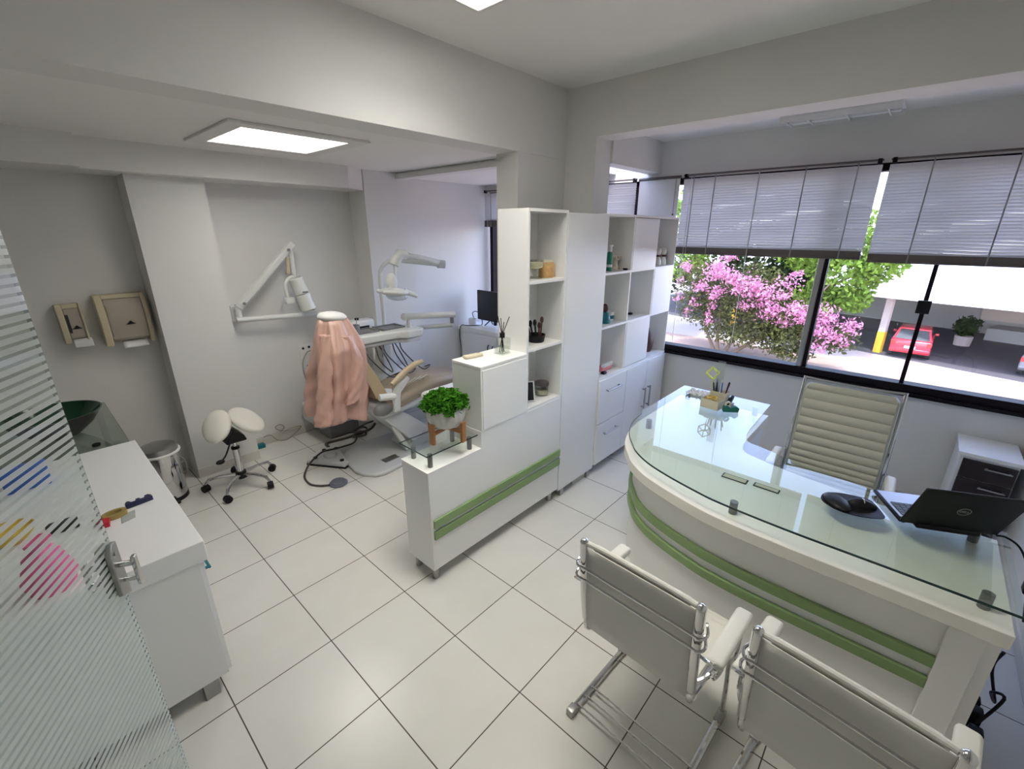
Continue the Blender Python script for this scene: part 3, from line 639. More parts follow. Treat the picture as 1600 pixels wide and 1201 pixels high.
for z0, z1 in ((0.443, 0.490), (0.340, 0.388)):
    q = off(sp, 0.046)+off(sp, 0.0675)[::-1]; G().prism(q, z0, z1).obj('stripe', 'green_band', t, smooth=50, bevel=0.002)
G().box(1.985, 2.008, -0.441, -0.343, 0.0, 0.680).obj('end_post', 'laminate_edge', t, smooth=0, bevel=0.002)
G().box(2.036, 2.55, -0.441, -0.41, 0.0, 0.680).obj('side_panel', 'laminate', t, smooth=0)
G().box(3.40, 3.43, 0.66, 1.23, 0.0, 0.680).box(2.85, 3.399, 0.63, 0.65, 0.45, 0.680).obj('return_panel', 'laminate', t, smooth=0)
G().box(2.62, 3.399, 1.20, 1.22, 0.0, 0.680).obj('back_panel', 'laminate', t, smooth=0)
glass_out = front[:-1]
gp = off(front, 0.022); gp = [(1.962, -0.49)]+[q for q in gp if q[1] < 1.262]
gpoly = gp+[(2.70, 1.265), (3.50, 1.265), (3.50, 0.63), (2.95, 0.615)]+[(p.x, p.y) for p in spline([(2.84, 0.606, 0), (2.745, 0.575, 0), (2.715, 0.50, 0), (2.655, 0.31, 0), (2.625, 0.10, 0), (2.57, -0.07, 0), (2.55, -0.30, 0), (2.55, -0.49, 0)], 4)]
G().prism(gpoly, 0.803, 0.811).obj('glass_top', 'desk_glass', t, smooth=50)
ed = off(gp, -0.003)+off(gp, 0.0003)[::-1]
ed = [q for q in ed]
G().prism(ed, 0.8025, 0.8112).obj('glass_edge', 'edge_green', t, smooth=50)
for x, y in ((2.035, 0.432), (2.668, 1.166), (2.044, -0.410), (3.40, 1.19), (3.40, 0.70), (2.52, -0.40)): G().cyl((x, y, 0.7405), (x, y, 0.8025), 0.018).obj('standoff', 'pin_grey', t)

# things on the desk
ZG = 0.8115
def rot2(x, y, a): return (x*math.cos(a)-y*math.sin(a), x*math.sin(a)+y*math.cos(a))
lx, ly, la = 2.36, -0.275, math.radians(153)      # hinge side faces the visitor
mxl = Matrix.Translation((2.395, -0.295, ZG)) @ Matrix.Rotation(math.radians(-64), 4, 'Z')   # local x along the hinge, local y towards the user
t = thing('laptop', 'open black laptop with a round logo on its lid on the glass desk', 'laptop', (2.395, -0.295, ZG))
G().rbox(-0.165, 0.165, 0.0, 0.245, 0.008, 0.024, 0.005, mx=mxl).obj('base', 'black_plastic', t)
G().box(-0.155, 0.155, 0.02, 0.237, 0.0242, 0.0250, mxl).obj('palm_rest', 'alu', t, smooth=0)
g = G()
for r in range(5):
    for c in range(12): g.box(-0.142+c*0.024, -0.121+c*0.024, 0.035+r*0.021, 0.053+r*0.021, 0.0252, 0.0275, mxl)
g.obj('keys', 'key', t, smooth=0)
ml = mxl @ Matrix.Translation((0, 0.0, 0.022)) @ Matrix.Rotation(math.radians(24), 4, 'X')
G().rbox(-0.167, 0.167, -0.012, 0.0, 0.0, 0.235, 0.005, mx=ml).obj('lid', 'black_plastic', t)
G().box(-0.155, 0.155, 0.0003, 0.001, 0.015, 0.222, ml).obj('screen', 'screen', t, smooth=0)
lg = ml @ Matrix.Translation((0.0, -0.0125, 0.125))
G().tube([lg @ Vector((0.021*math.cos(k*PI/16), 0, 0.021*math.sin(k*PI/16))) for k in range(32)], 0.0011, 6, True).obj('logo_ring', 'steel', t)
text_mesh('DELL', 0.0155, 0.0004, 'logo_text', 'steel', t, lg @ Matrix.Rotation(PI/2, 4, 'X'))
g = G()
for x in (-0.14, 0.14):
    for y in (0.02, 0.22): g.cyl(mxl @ Vector((x, y, 0.0)), mxl @ Vector((x, y, 0.008)), 0.008)
g.obj('foot', 'black_plastic', t)
G().rbox(-0.11, 0.11, -0.02, 0.02, 0.001, 0.024, 0.006, mx=mxl).obj('battery', 'black_plastic', t)
t = thing('charger_cable', 'black charger cable with transformer hanging off the desk beside the laptop', 'cable', (2.3, -0.5, 0.6))
G().tube([(2.452, -0.447, ZG+0.02), (2.46, -0.475, ZG+0.02), (2.44, -0.515, ZG+0.004), (2.40, -0.545, 0.76), (2.37, -0.565, 0.66), (2.34, -0.58, 0.56)], 0.004, 8, n=5).obj('cord', 'black_plastic', t)
G().rbox(2.355, 2.405, -0.585, -0.55, 0.665, 0.73, 0.008).obj('transformer', 'black_plastic', t)
# mouse mat with wrist rest and mouse
t = thing('mouse_mat', 'black rounded mouse mat with a wrist rest on the glass desk', 'mouse mat', (2.34, 0.02, ZG))
mm = Matrix.Translation((2.335, 0.02, ZG)) @ Matrix.Rotation(math.radians(-64), 4, 'Z')
def mp(x, y, z=0): return mm @ Vector((x, y, z))
o2 = [(-0.11, 0.035), (-0.095, -0.02), (-0.05, -0.062), (0.02, -0.078), (0.075, -0.072), (0.105, -0.06), (0.112, -0.03), (0.112, 0.05), (0.10, 0.085), (0.05, 0.105), (-0.02, 0.112), (-0.08, 0.09)]
o2 = [(p.x, p.y) for p in spline([(x, y, 0) for x, y in o2], 4, True)]
g = G(); a = [g.bm.verts.new(mp(x, y, 0.0)) for x, y in o2]; b = [g.bm.verts.new(mp(x, y, 0.004)) for x, y in o2]; g.skin(a, b); g.bm.faces.new(b); g.bm.faces.new(a[::-1]); g.obj('mat', 'black_plastic', t)
G().ball(mp(-0.055, 0.01, 0.012), (0.045, 0.075, 0.018), 16, 10, Matrix.Rotation(math.radians(-64+12), 4, 'Z')).obj('wrist_rest', 'black_plastic', t)
t = thing('computer_mouse', 'black and silver computer mouse on the black mat', 'mouse', (2.32, -0.02, ZG+0.005))
mo = mm @ Matrix.Translation((0.045, 0.015, 0.0045))
def shell(mx, L, W, H):
    rows = []
    for i in range(9):
        u = -1+2*i/8; w = W*math.sqrt(max(0.02, 1-0.75*u*u)); h = H*(1-0.55*u*u)*(1-0.18*u)
        rows.append([mx @ Vector((L*u, w*math.cos(PI*k/8), max(0, h*math.sin(PI*k/8)))) for k in range(9)])
    return rows
G().loft([r for r in shell(mo, 0.055, 0.031, 0.034)]).obj('body', 'black_plastic', t, smooth=60)
G().tube([mo @ Vector((0.0, 0.026*math.cos(PI*k/10), 0.0355*math.sin(PI*k/10))) for k in range(1, 10)], 0.0022, 6).obj('trim', 'chrome', t)
# organiser with pens and small stationery
t = thing('desk_organizer', 'cream plastic pen holder with two stepped compartments at the window end of the desk', 'organizer', (3.2, 0.93, ZG))
mz = Matrix.Translation((3.20, 0.925, ZG)) @ Matrix.Rotation(math.radians(-8), 4, 'Z')
def tray_box(x0, x1, y0, y1, h, w=0.004):
    g = G(); g.box(x0, x1, y0, y1, 0, w, mz)
    for a in ((x0, x1, y0, y0+w), (x0, x1, y1-w, y1), (x0, x0+w, y0+w, y1-w), (x1-w, x1, y0+w, y1-w)): g.box(*a, w, h, mz)
    return g
tray_box(-0.085, 0.005, -0.065, 0.065, 0.065).obj('front_tray', 'cream', t, smooth=0, bevel=0.002)
tray_box(0.008, 0.085, -0.062, 0.050, 0.105).obj('pen_cup', 'cream', t, smooth=0, bevel=0.002)
pens = [(-0.04, 0.03, 'black_plastic'), (-0.02, -0.03, 'blue'), (0.0, 0.02, 'white_plastic'), (0.015, -0.015, 'black_plastic'), (0.03, 0.03, 'navy'), (-0.048, -0.01, 'brown_dark'), (0.025, -0.045, 'black_plastic')]
wd = {'black_plastic': 'black', 'blue': 'blue', 'white_plastic': 'white', 'navy': 'navy', 'brown_dark': 'brown'}; place = ['leaning to the wall side', 'at the window side', 'standing upright', 'in the middle', 'leaning outwards', 'at the back', 'leaning towards the chair']
for k, (dy, tx, mm_) in enumerate(pens):
    p = mz @ Vector((0.03+0.006*(k % 4), dy*0.8, 0.006)); q = mz @ Vector((0.045+tx, dy*1.3, 0.175+0.008*(k % 3)))
    tag(G().tube([p, p+(q-p)*0.93, q], [0.0045, 0.0045, 0.0015], 8).obj('pen', mm_), '%s pen in the cream pen holder, %s' % (wd[mm_], place[k]), 'pen', 'pens in the holder')
rl = mz @ Vector((0.06, 0.02, 0.1555)); tag(G().rbox(-0.0015, 0.0015, -0.026, 0.026, -0.15, 0.16, 0.001, 2, Matrix.Translation(rl) @ Matrix.Rotation(0.03, 4, 'Y')).obj('clear_ruler', 'clear_plastic'), 'wide clear ruler standing upright in the pen holder', 'ruler')
t = thing('paper_flower', 'yellow cube-shaped paper flower on a stick in the pen holder', 'decoration', tuple(mz @ Vector((0.04, 0.04, 0.006))))
p = mz @ Vector((0.04, 0.036, 0.007)); q = mz @ Vector((0.03, 0.06, 0.19)); G().tube([p, q], 0.003, 6).obj('stick', 'lime', t)
g = G(); mq = Matrix.Translation(q+Vector((0, 0, 0.035))) @ Matrix.Rotation(.6, 4, 'X') @ Matrix.Rotation(.5, 4, 'Y')
for s1 in (-1, 1):
    for s2 in (-1, 1): 
        for ax in range(3):
            a = [0, 0, 0]; b = [0, 0, 0]; a[ax] = -0.03; b[ax] = 0.03; a[(ax+1) % 3] = b[(ax+1) % 3] = 0.03*s1; a[(ax+2) % 3] = b[(ax+2) % 3] = 0.03*s2; g.tube([mq @ Vector(a), mq @ Vector(b)], 0.004, 6)
g.obj('flower', 'lime', t)
t = thing('scissors', 'yellow handled scissors in the front tray of the pen holder', 'scissors', tuple(mz @ Vector((-0.04, 0, 0.008))))
for s1 in (-1, 1): G().tube([mz @ Vector((-0.045+0.016*math.cos(a*PI/6)-0.012, s1*0.019+0.014*math.sin(a*PI/6), 0.078+0.006*math.cos(a*PI/6))) for a in range(12)], 0.005, 8, True).obj('grip', 'yellow', t)
G().tube([mz @ Vector((-0.04, 0, 0.075)), mz @ Vector((-0.03, 0.0, 0.010))], 0.005, 6).obj('blade', 'steel', t)
t = thing('tape_dispenser', 'teal green tape dispenser beside the cream pen holder', 'dispenser', (3.16, 0.81, ZG))
g = G().prismY([(-0.05, 0), (0.05, 0), (0.055, 0.03), (0.03, 0.045), (0.0, 0.03), (-0.03, 0.05), (-0.052, 0.035)], -0.018, 0.018); bmesh.ops.transform(g.bm, matrix=Matrix.Translation((3.16, 0.805, ZG)) @ Matrix.Rotation(math.radians(-55), 4, 'Z'), verts=g.bm.verts[:]); g.obj('body', 'green_plastic', t, bevel=0.004)
mk = Matrix.Translation((3.16, 0.805, ZG+0.045)) @ Matrix.Rotation(math.radians(-55), 4, 'Z') @ Matrix.Rotation(PI/2, 4, 'X')
g = G().lathe((0, 0, 0), [(0.012, -0.008), (0.022, -0.008), (0.022, 0.008), (0.012, 0.008), (0.012, -0.008)], 20); bmesh.ops.transform(g.bm, matrix=mk @ Matrix.Translation((-0.02, 0.008, 0)), verts=g.bm.verts[:]); g.obj('tape_roll', 'cream', t)
t = thing('hole_punch', 'small black stapler between pen holder and green tape dispenser', 'stapler', (3.26, 0.83, ZG))
G().rbox(3.215, 3.305, 0.822, 0.856, ZG, ZG+0.02, 0.005).obj('base', 'black_plastic', t)
G().tube([(3.22, 0.839, ZG+0.03), (3.26, 0.839, ZG+0.05), (3.30, 0.839, ZG+0.065)], [0.014, 0.016, 0.012], 8).obj('lever', 'black_plastic', t)
g = G()
rows = []
for i in range(13):
    rows.append([(3.30+0.010*i, 1.03+0.012*k, ZG+0.002+0.028*abs(math.sin(i*1.7+k*.9)*math.cos(k*1.3-i*.6))) for k in range(13)])
g.grid(rows); tag(g.obj('crumpled_tissue', 'paper', smooth=40, solid=0.001), 'crumpled white tissue on the glass behind the pen holder', 'tissue')
# window frame reflections in the glass, imitated by flat dark plates under it
for k, (x0, x1, y0, y1, lab, mm_) in enumerate(((2.345, 2.395, 0.46, 0.585, 'window frame reflection in the desk glass built as a flat plate, farther from the laptop', 'grey_metal'), (2.36, 2.40, 0.31, 0.43, 'window frame reflection in the desk glass built as a flat plate, nearer the laptop', 'grey_metal'))):
    t = thing('glass_reflection', lab, 'reflection', ((x0+x1)/2, (y0+y1)/2, 0.7405)); G().box(x0, x1, y0, y1, 0.7405, 0.744).obj('frame', 'black_plastic', t, smooth=0); G().box(x0+0.006, x1-0.006, y0+0.006, y1-0.006, 0.7441, 0.745).obj('plate', 'cream', t, smooth=0)
#@@CHAIRS
# ------------------------------------------------------------------ visitor chairs (local: x forward, y sideways)
def visitor_chair(label):
    t = thing('visitor_chair', label, 'chair', (0, 0, 0), group='visitor chairs at the reception desk')
    W = 0.215
    for s in (-1, 1):
        y = s*W
        G().tube([(-0.012, y, 0.925), (0.0, y, 0.80), (0.012, y, 0.68), (0.034, y, 0.545)], 0.0165, 12, n=4).ball((-0.012, y, 0.925), 0.0165, 12, 8).ball((0.034, y, 0.545), 0.0165, 12, 8).obj('back_post', 'chrome', t)
        yy = s*0.235
        G().tube([(0.0, yy, 0.016), (0.455, yy, 0.016)], 0.015, 10).obj('runner', 'chrome', t)
        G().rbox(0.40, 0.47, yy-0.017, yy+0.017, 0.0, 0.035, 0.004).obj('foot', 'steel', t); G().rbox(-0.015, 0.03, yy-0.017, yy+0.017, 0.0, 0.035, 0.004).obj('foot', 'steel', t)
        ya = s*0.255
        G().tube([(0.455, yy, 0.03), (0.435, yy, 0.20), (0.40, yy, 0.36), (0.375, ya, 0.44), (0.37, ya, 0.58), (0.33, ya, 0.622), (0.20, ya, 0.625), (0.10, ya, 0.61), (0.05, s*0.235, 0.59), (0.03, y, 0.585)], 0.0095, 10, n=4).obj('leg', 'chrome', t)
        G().tube([(0.10, ya, 0.612), (0.12, ya, 0.55), (0.20, ya, 0.52), (0.30, s*0.235, 0.49)], 0.007, 8, n=4).obj('arm_brace', 'chrome', t)
        G().rbox(0.075, 0.385, ya-0.03, ya+0.03, 0.632, 0.668, 0.016, 4).obj('armrest', 'white_leather', t)
        G().tube([(0.012, y+s*0.01, 0.725), (0.012, y+s*0.048, 0.720), (0.075, y+s*0.05, 0.665), (0.10, ya, 0.628)], 0.0055, 8, n=3).obj('side_loop', 'chrome', t)
        G().box(0.0, 0.012, y-s*0.012-0.003, y-s*0.012+0.003, 0.58, 0.90, Matrix.Rotation(0.0, 4, 'Y')).obj('post_slot', 'black_plastic', t, smooth=0) if False else None
    for z, d in ((0.825, 0.0), (0.775, 0.004)):
        G().tube([(0.03, -W-0.012, z+0.02), (0.0, -W-0.028, z+0.004), (-0.028, -W-0.012, z), (-0.026, -W+0.04, z), (-0.026, W-0.04, z), (-0.028, W+0.012, z), (0.0, W+0.028, z+0.004), (0.03, W+0.012, z+0.02)], 0.005, 8, n=4).obj('back_rod', 'chrome', t)
    for x in (0.04, 0.095, 0.15): G().tube([(x, -0.235, 0.03), (x, 0.235, 0.03)], 0.0045, 8).obj('floor_rod', 'chrome', t)
    # sling back: smooth grey rear sheet, ribbed white front pad
    prof = [(-0.008, 0.915), (0.0, 0.86), (0.006, 0.80), (0.012, 0.72), (0.020, 0.64), (0.034, 0.555)]
    G().grid([[(x-0.010, -W+0.004+(2*W-0.008)*k/8, z) for k in range(9)] for x, z in prof+[(0.042, 0.50)]]).obj('back_sheet', 'grey_cloth', t, solid=0.004)
    def ribbed(P, w, n, amp, th):
        R = spline([(x, 0, z) for x, z in P], n); rows = []; L = len(R)
        for i, p in enumerate(R):
            tn = (R[min(i+1, L-1)]-R[max(i-1, 0)]).normalized(); nm = Vector((-tn.z, 0, tn.x)); nm = nm if (nm.x > 0 or nm.z > .5) else -nm
            rows.append((p, nm))
        out = []
        for i, (p, nm) in enumerate(rows):
            d = th+amp*abs(math.sin(PI*i/4.0))
            up = p+nm*d; lo = p
            ring = [Vector((lo.x, -w, lo.z)), Vector((up.x, -w+0.008, up.z))]+[Vector((up.x, -w+0.008+(2*w-0.016)*k/6, up.z)) for k in range(1, 6)]+[Vector((up.x, w-0.008, up.z)), Vector((lo.x, w, lo.z))]
            out.append(ring)
        return G().loft(out)
    ribbed([(x+0.004, z+0.006) for x, z in prof], W-0.035, 8, 0.006, 0.016).obj('backrest', 'white_leather', t, smooth=50)
    G().tube([(-0.006, -W+0.01, 0.922), (-0.004, -0.1, 0.926), (-0.004, 0.1, 0.926), (-0.006, W-0.01, 0.922)], 0.010, 10, n=4).obj('top_piping', 'white_leather', t)
    ribbed([(0.05, 0.475), (0.15, 0.462), (0.28, 0.460), (0.40, 0.470), (0.47, 0.460), (0.50, 0.435)], 0.205, 8, 0.006, 0.016).obj('seat', 'white_leather', t, smooth=50)
    for s in (-1, 1): G().tube([(0.034, s*W, 0.55), (0.05, s*0.212, 0.475), (0.16, s*0.212, 0.463), (0.30, s*0.212, 0.461), (0.42, s*0.216, 0.466), (0.44, s*0.228, 0.30)], 0.012, 10, n=4).obj('seat_rail', 'chrome', t)
    return t
c1 = visitor_chair('white ribbed visitor chair with chrome runners, nearer the white partition')
c2 = dup(c1, (1.18, -0.085, 0), math.radians(-6.0), 'white ribbed visitor chair with chrome runners, nearer the right wall')
c1.location = (1.185, 0.495, 0); c1.rotation_euler = (0, 0, math.radians(-2.5))

# office chair behind the desk, facing the desk (local x forward = world -x)
t = thing('office_chair', 'tall ribbed ivory office chair with chrome frame behind the desk', 'chair', (2.99, 0.175, 0), math.radians(180+1))
RM = wm(t)
def OW(g): bmesh.ops.transform(g.bm, matrix=RM, verts=g.bm.verts[:]); return g
H2 = 0.235
bprof = [(-0.10, 0.50), (-0.145, 0.56), (-0.17, 0.66), (-0.20, 0.80), (-0.235, 0.95), (-0.275, 1.10)]
R = spline([(x, 0, z) for x, z in bprof], 14); rows = []
for i, p in enumerate(R):
    tn = (R[min(i+1, len(R)-1)]-R[max(i-1, 0)]).normalized(); nm = Vector((tn.z, 0, -tn.x)); d = 0.012+0.011*abs(math.sin(PI*i/5.0))**0.5; e = H2 if i < len(R)-4 else H2-0.004*(i-len(R)+5)**1.3
    up = p+nm*d; lo = p-nm*0.008
    rows.append([Vector((lo.x, -e, lo.z)), Vector((up.x, -e+0.012, up.z))]+[Vector((up.x, -e+0.012+(2*e-0.024)*k/6, up.z)) for k in range(1, 6)]+[Vector((up.x, e-0.012, up.z)), Vector((lo.x, e, lo.z))])
OW(G().loft(rows)).obj('backrest', 'ivory_leather', t, smooth=50)
srows = []
SR = spline([(-0.12, 0, 0.475), (0.0, 0, 0.455), (0.15, 0, 0.455), (0.29, 0, 0.465), (0.36, 0, 0.445)], 10)
for i, p in enumerate(SR):
    d = 0.014+0.012*abs(math.sin(PI*i/4.5))**0.6; e = H2; srows.append([Vector((p.x, -e, p.z-0.01)), Vector((p.x, -e+0.012, p.z+d))]+[Vector((p.x, -e+0.012+(2*e-0.024)*k/6, p.z+d)) for k in range(1, 6)]+[Vector((p.x, e-0.012, p.z+d)), Vector((p.x, e, p.z-0.01))])
OW(G().loft(srows)).obj('seat', 'ivory_leather', t, smooth=50)
for s in (-1, 1):
    y = s*(H2+0.013)
    OW(G().tube([(-0.295, y-s*0.0, 1.13), (-0.245, y, 0.95), (-0.21, y, 0.80), (-0.178, y, 0.66), (-0.15, y, 0.55), (-0.10, y, 0.47), (0.0, y, 0.44), (0.28, y, 0.445)], 0.011, 10, n=4)).obj('side_frame', 'chrome', t)
    OW(G().rbox(-0.12, 0.14, s*0.285-0.025, s*0.285+0.025, 0.652, 0.684, 0.015, 4)).obj('armrest', 'white_leather', t)
    OW(G().tube([(-0.17, y, 0.66), (-0.14, s*0.28, 0.655), (0.10, s*0.285, 0.645), (0.15, s*0.28, 0.60), (0.10, y, 0.45)], 0.009, 8, n=4)).obj('arm_frame', 'chrome', t)
OW(G().tube([(-0.285, -H2-0.013, 1.125), (-0.288, -0.1, 1.118), (-0.288, 0.1, 1.118), (-0.285, H2+0.013, 1.125)], 0.007, 8, n=3)).obj('top_rail', 'steel', t)
OW(G().cyl((0.08, 0, 0.10), (0.08, 0, 0.40), 0.026).box(-0.02, 0.2, -0.1, 0.1, 0.40, 0.44)).obj('gas_lift', 'chrome', t)
for k in range(5):
    a = 2*PI*k/5+0.3; q = (0.08+0.28*math.cos(a), 0.28*math.sin(a)); OW(G().tube([(0.08, 0, 0.11), (0.08+0.15*math.cos(a), 0.15*math.sin(a), 0.095), (q[0], q[1], 0.075)], 0.014, 8)).obj('base_arm', 'chrome', t)
    OW(G().cyl((q[0]-0.02*math.sin(a), q[1]+0.02*math.cos(a), 0.029), (q[0]+0.02*math.sin(a), q[1]-0.02*math.cos(a), 0.029), 0.028).cyl((q[0], q[1], 0.05), (q[0], q[1], 0.08), 0.008)).obj('castor', 'black_plastic', t)

# drawer pedestal in the window corner
t = thing('drawer_pedestal', 'white pedestal with dark brown drawer fronts in the corner under the window', 'drawers', (4.08, -0.56, 0))
G().box(3.92, 4.27, -0.70, -0.425, 0.03, 0.62).obj('body', 'laminate', t, smooth=0, bevel=0.002)
G().box(3.905, 4.28, -0.712, -0.415, 0.621, 0.647).obj('top', 'laminate', t, smooth=0, bevel=0.002)
for z0, z1 in ((0.475, 0.605), (0.30, 0.469), (0.05, 0.294)):
    d = G().box(3.903, 3.919, -0.695, -0.445, z0, z1).obj('drawer', 'wenge', t, smooth=0, bevel=0.002)
    bar_handle((3.903, -0.675, z1-0.035), (3.903, -0.55, z1-0.035), d, off=(-0.02, 0, 0), r=0.005)
feet(t, [(3.95, -0.46), (3.95, -0.67), (4.22, -0.46), (4.22, -0.67)], 0.03)

# floor clutter between desk and right wall
t = thing('power_strip', 'tangle of black power plugs on a strip beside the desk end', 'power strip', (2.28, -0.55, 0))
G().rbox(2.12, 2.44, -0.58, -0.52, 0.0, 0.045, 0.008).obj('strip', 'black_plastic', t)
for k in range(3): G().rbox(2.15+k*0.09, 2.20+k*0.09, -0.575, -0.53, 0.046, 0.115+0.02*(k % 2), 0.01).obj('plug', 'black_plastic', t)
G().tube([(2.2, -0.55, 0.11), (2.25, -0.60, 0.25), (2.32, -0.58, 0.20), (2.4, -0.62, 0.10), (2.34, -0.56, 0.30), (2.3, -0.56, 0.42)], 0.006, 8, n=6).obj('cord', 'black_plastic', t)
for k in range(2): G().cyl((2.19+k*0.09, -0.5195, 0.025), (2.19+k*0.09, -0.5175, 0.025), 0.014).obj('socket', 'white_plastic', t)
t = thing('wall_socket', 'dark oval socket cover low on the right wall', 'socket', (2.55, -0.758, 0.3))
G().ball((2.30, -0.757, 0.17), (0.03, 0.012, 0.05), 16, 10).obj('cover', 'smoky', t)
tag(G().tube([(2.02, -0.62, 0.0055), (1.90, -0.60, 0.0055), (1.75, -0.63, 0.0055), (1.6, -0.6, 0.0055)], 0.005, 8, n=5).obj('white_cable', 'cord'), 'white cable lying on the floor along the right wall', 'cable')
#@@LEFT
# ------------------------------------------------------------------ left side: counter, basin, dispensers, bin, stool, door
t = thing('white_counter', 'white worktop counter with thick top behind the glass door', 'counter', (-0.2, 2.6, 0))
G().box(-0.75, 0.278, 1.958, 3.343, 0.704, 0.797).obj('worktop', 'laminate', t, smooth=0, bevel=0.003)
G().box(-0.74, 0.246, 1.966, 3.335, 0.09, 0.703).obj('body', 'laminate', t, smooth=0, bevel=0.002)
for x, y in ((0.17, 2.0), (-0.65, 2.0), (0.17, 3.28), (-0.65, 3.28)): G().box(x-0.028, x+0.028, y-0.028, y+0.028, 0, 0.09).obj('leg', 'steel', t, bevel=0.002)
for y0, y1 in ((1.975, 2.42), (2.425, 2.87), (2.875, 3.32)):
    d = G().box(0.2465, 0.262, y0, y1, 0.10, 0.69).obj('door', 'laminate', t, smooth=0, bevel=0.002)
    bar_handle((0.262, y0+0.05, 0.62), (0.262, y0+0.14, 0.62), d, off=(0.022, 0, 0), r=0.006, m='teal')
ZC = 0.7975
def letter(ch, x, y, s, rz, m, label, depth=0.02, tilt=0):
    cu = bpy.data.curves.new('letter', 'FONT'); cu.body = ch; cu.size = s; cu.extrude = depth/2; cu.align_x = 'CENTER'; cu.offset = 0.008*s/0.1
    tt = bpy.data.objects.new('letter', cu); C.objects.link(tt); me = bpy.data.meshes.new_from_object(tt); bpy.data.objects.remove(tt); bpy.data.curves.remove(cu)
    me.transform(Matrix.Rotation(rz, 4, 'Z') @ Matrix.Rotation(tilt, 4, 'X')); lo = min(v.co.z for v in me.vertices); me.transform(Matrix.Translation((0, 0, -lo))); me.materials.clear(); me.materials.append(M[m])
    o = bpy.data.objects.new('wooden_letter', me); C.objects.link(o); o.location = (x, y, ZC); return tag(o, label, 'letter', 'decorative letters on the white counter')
g = G().prism([(-0.05, 0), (0.05, 0), (0.05, 0.018), (0.042, 0.035), (0.028, 0.035), (0.022, 0.016), (0.010, 0.016), (0.006, 0.032), (-0.006, 0.032), (-0.012, 0.016), (-0.026, 0.016), (-0.032, 0.035), (-0.042, 0.035), (-0.05, 0.018)], 0, 0.022)
bmesh.ops.transform(g.bm, matrix=Matrix.Translation((0.158, 2.468, ZC)) @ Matrix.Rotation(math.radians(6), 4, 'Z'), verts=g.bm.verts[:]); tag(g.obj('wooden_letter', 'navy', bevel=0.002), 'navy letter like a comb lying on the white counter', 'letter', 'decorative letters on the white counter')
g = G(); rows = []
pts = [(0.045*math.cos(a*PI/12), 0.032*math.sin(a*PI/12)) for a in range(24)]; pin = [(0.030*math.cos(a*PI/12), 0.017*math.sin(a*PI/12)) for a in range(24)]
V = [[g.bm.verts.new((x, y, z)) for x, y in q] for q, z in ((pts, 0), (pts, 0.02), (pin, 0.02), (pin, 0))]
for a, b in zip(V, V[1:]+V[:1]): g.skin(a, b)
g.box(-0.075, -0.040, -0.010, 0.004, 0, 0.02)
bmesh.ops.transform(g.bm, matrix=Matrix.Translation((0.062, 2.437, ZC)) @ Matrix.Rotation(math.radians(6), 4, 'Z'), verts=g.bm.verts[:]); tag(g.obj('wooden_letter', 'gold', smooth=40), 'gold ring-shaped letter lying on the white counter', 'letter', 'decorative letters on the white counter')
g = G().prism([(-0.012, -0.035), (0.016, -0.038), (0.024, 0.02), (-0.022, 0.022)], 0, 0.02); bmesh.ops.transform(g.bm, matrix=Matrix.Translation((0.02, 2.395, ZC)), verts=g.bm.verts[:]); tag(g.obj('wooden_letter', 'red', bevel=0.002), 'small red letter beside the door edge on the white counter', 'letter', 'decorative letters on the white counter')
G_ = G().prism([(0.072, 2.345), (0.122, 2.36), (0.132, 2.43), (0.080, 2.42)], ZC, ZC+0.004); tag(G_.obj('glass_coaster', 'clear_plastic', bevel=0.001), 'clear square coaster beside the navy letter', 'coaster')
# colourful things seen through the clear bands of the door
tag(G().rbox(-0.26, -0.10, 3.02, 3.12, ZC, ZC+0.11, 0.01).obj('blue_box', 'blue'), 'blue box on the counter behind the glass door', 'box')
t = thing('yellow_bowl', 'yellow bowl on the counter behind the glass door', 'bowl', (-0.25, 2.52, ZC)); G().lathe((-0.25, 2.52, ZC), [(0, 0), (0.04, 0), (0.075, 0.04), (0.08, 0.06), (0.076, 0.06), (0.07, 0.04), (0, 0.006)], 24).obj('bowl', 'yellow', t)
tag(G().lathe((-0.155, 2.06, ZC), [(0, 0), (0.06, 0), (0.075, 0.05), (0.05, 0.14), (0.03, 0.17), (0.04, 0.2), (0, 0.2)], 24).obj('pink_vase', 'pink'), 'pink vase on the counter behind the glass door', 'vase')
tag(G().rbox(-0.42, -0.29, 2.75, 2.86, ZC, ZC+0.16, 0.01).obj('brown_box', 'brown_dark'), 'dark brown box on the counter behind the glass door', 'box')
tag(G().rbox(-0.15, -0.05, 2.45, 2.52, ZC, ZC+0.03, 0.006).obj('black_case', 'black_plastic'), 'flat black case on the counter behind the glass door', 'case')

t = thing('glass_counter', 'thin smoked glass shelf top carrying the dark basin', 'shelf', (-0.2, 3.8, 0))
G().box(-0.75, 0.250, 3.346, 4.30, 0.788, 0.80).obj('glass_top', 'counter_glass', t, smooth=0)
G().box(0.2505, 0.2525, 3.346, 4.30, 0.7885, 0.7995).obj('edge', 'smoky', t, smooth=0)
for x, y in ((0.20, 4.2), (-0.65, 4.2), (-0.65, 3.45), (0.20, 3.42)): G().cyl((x, y, 0), (x, y, 0.787), 0.018).obj('leg', 'steel', t)
t = thing('vessel_basin', 'dark green and violet glass vessel basin on the smoked glass shelf', 'basin', (-0.02, 3.72, 0.8005))
G().lathe((-0.02, 3.72, 0.8005), [(0, 0), (0.06, 0), (0.10, 0.015), (0.17, 0.075), (0.225, 0.155)], 48).obj('outer_shell', 'dark_violet', t)
G().lathe((-0.02, 3.72, 0.8005), [(0.225, 0.1555), (0.216, 0.1555), (0.16, 0.08), (0.09, 0.022), (0, 0.012)], 48).obj('bowl', 'green_glass', t)
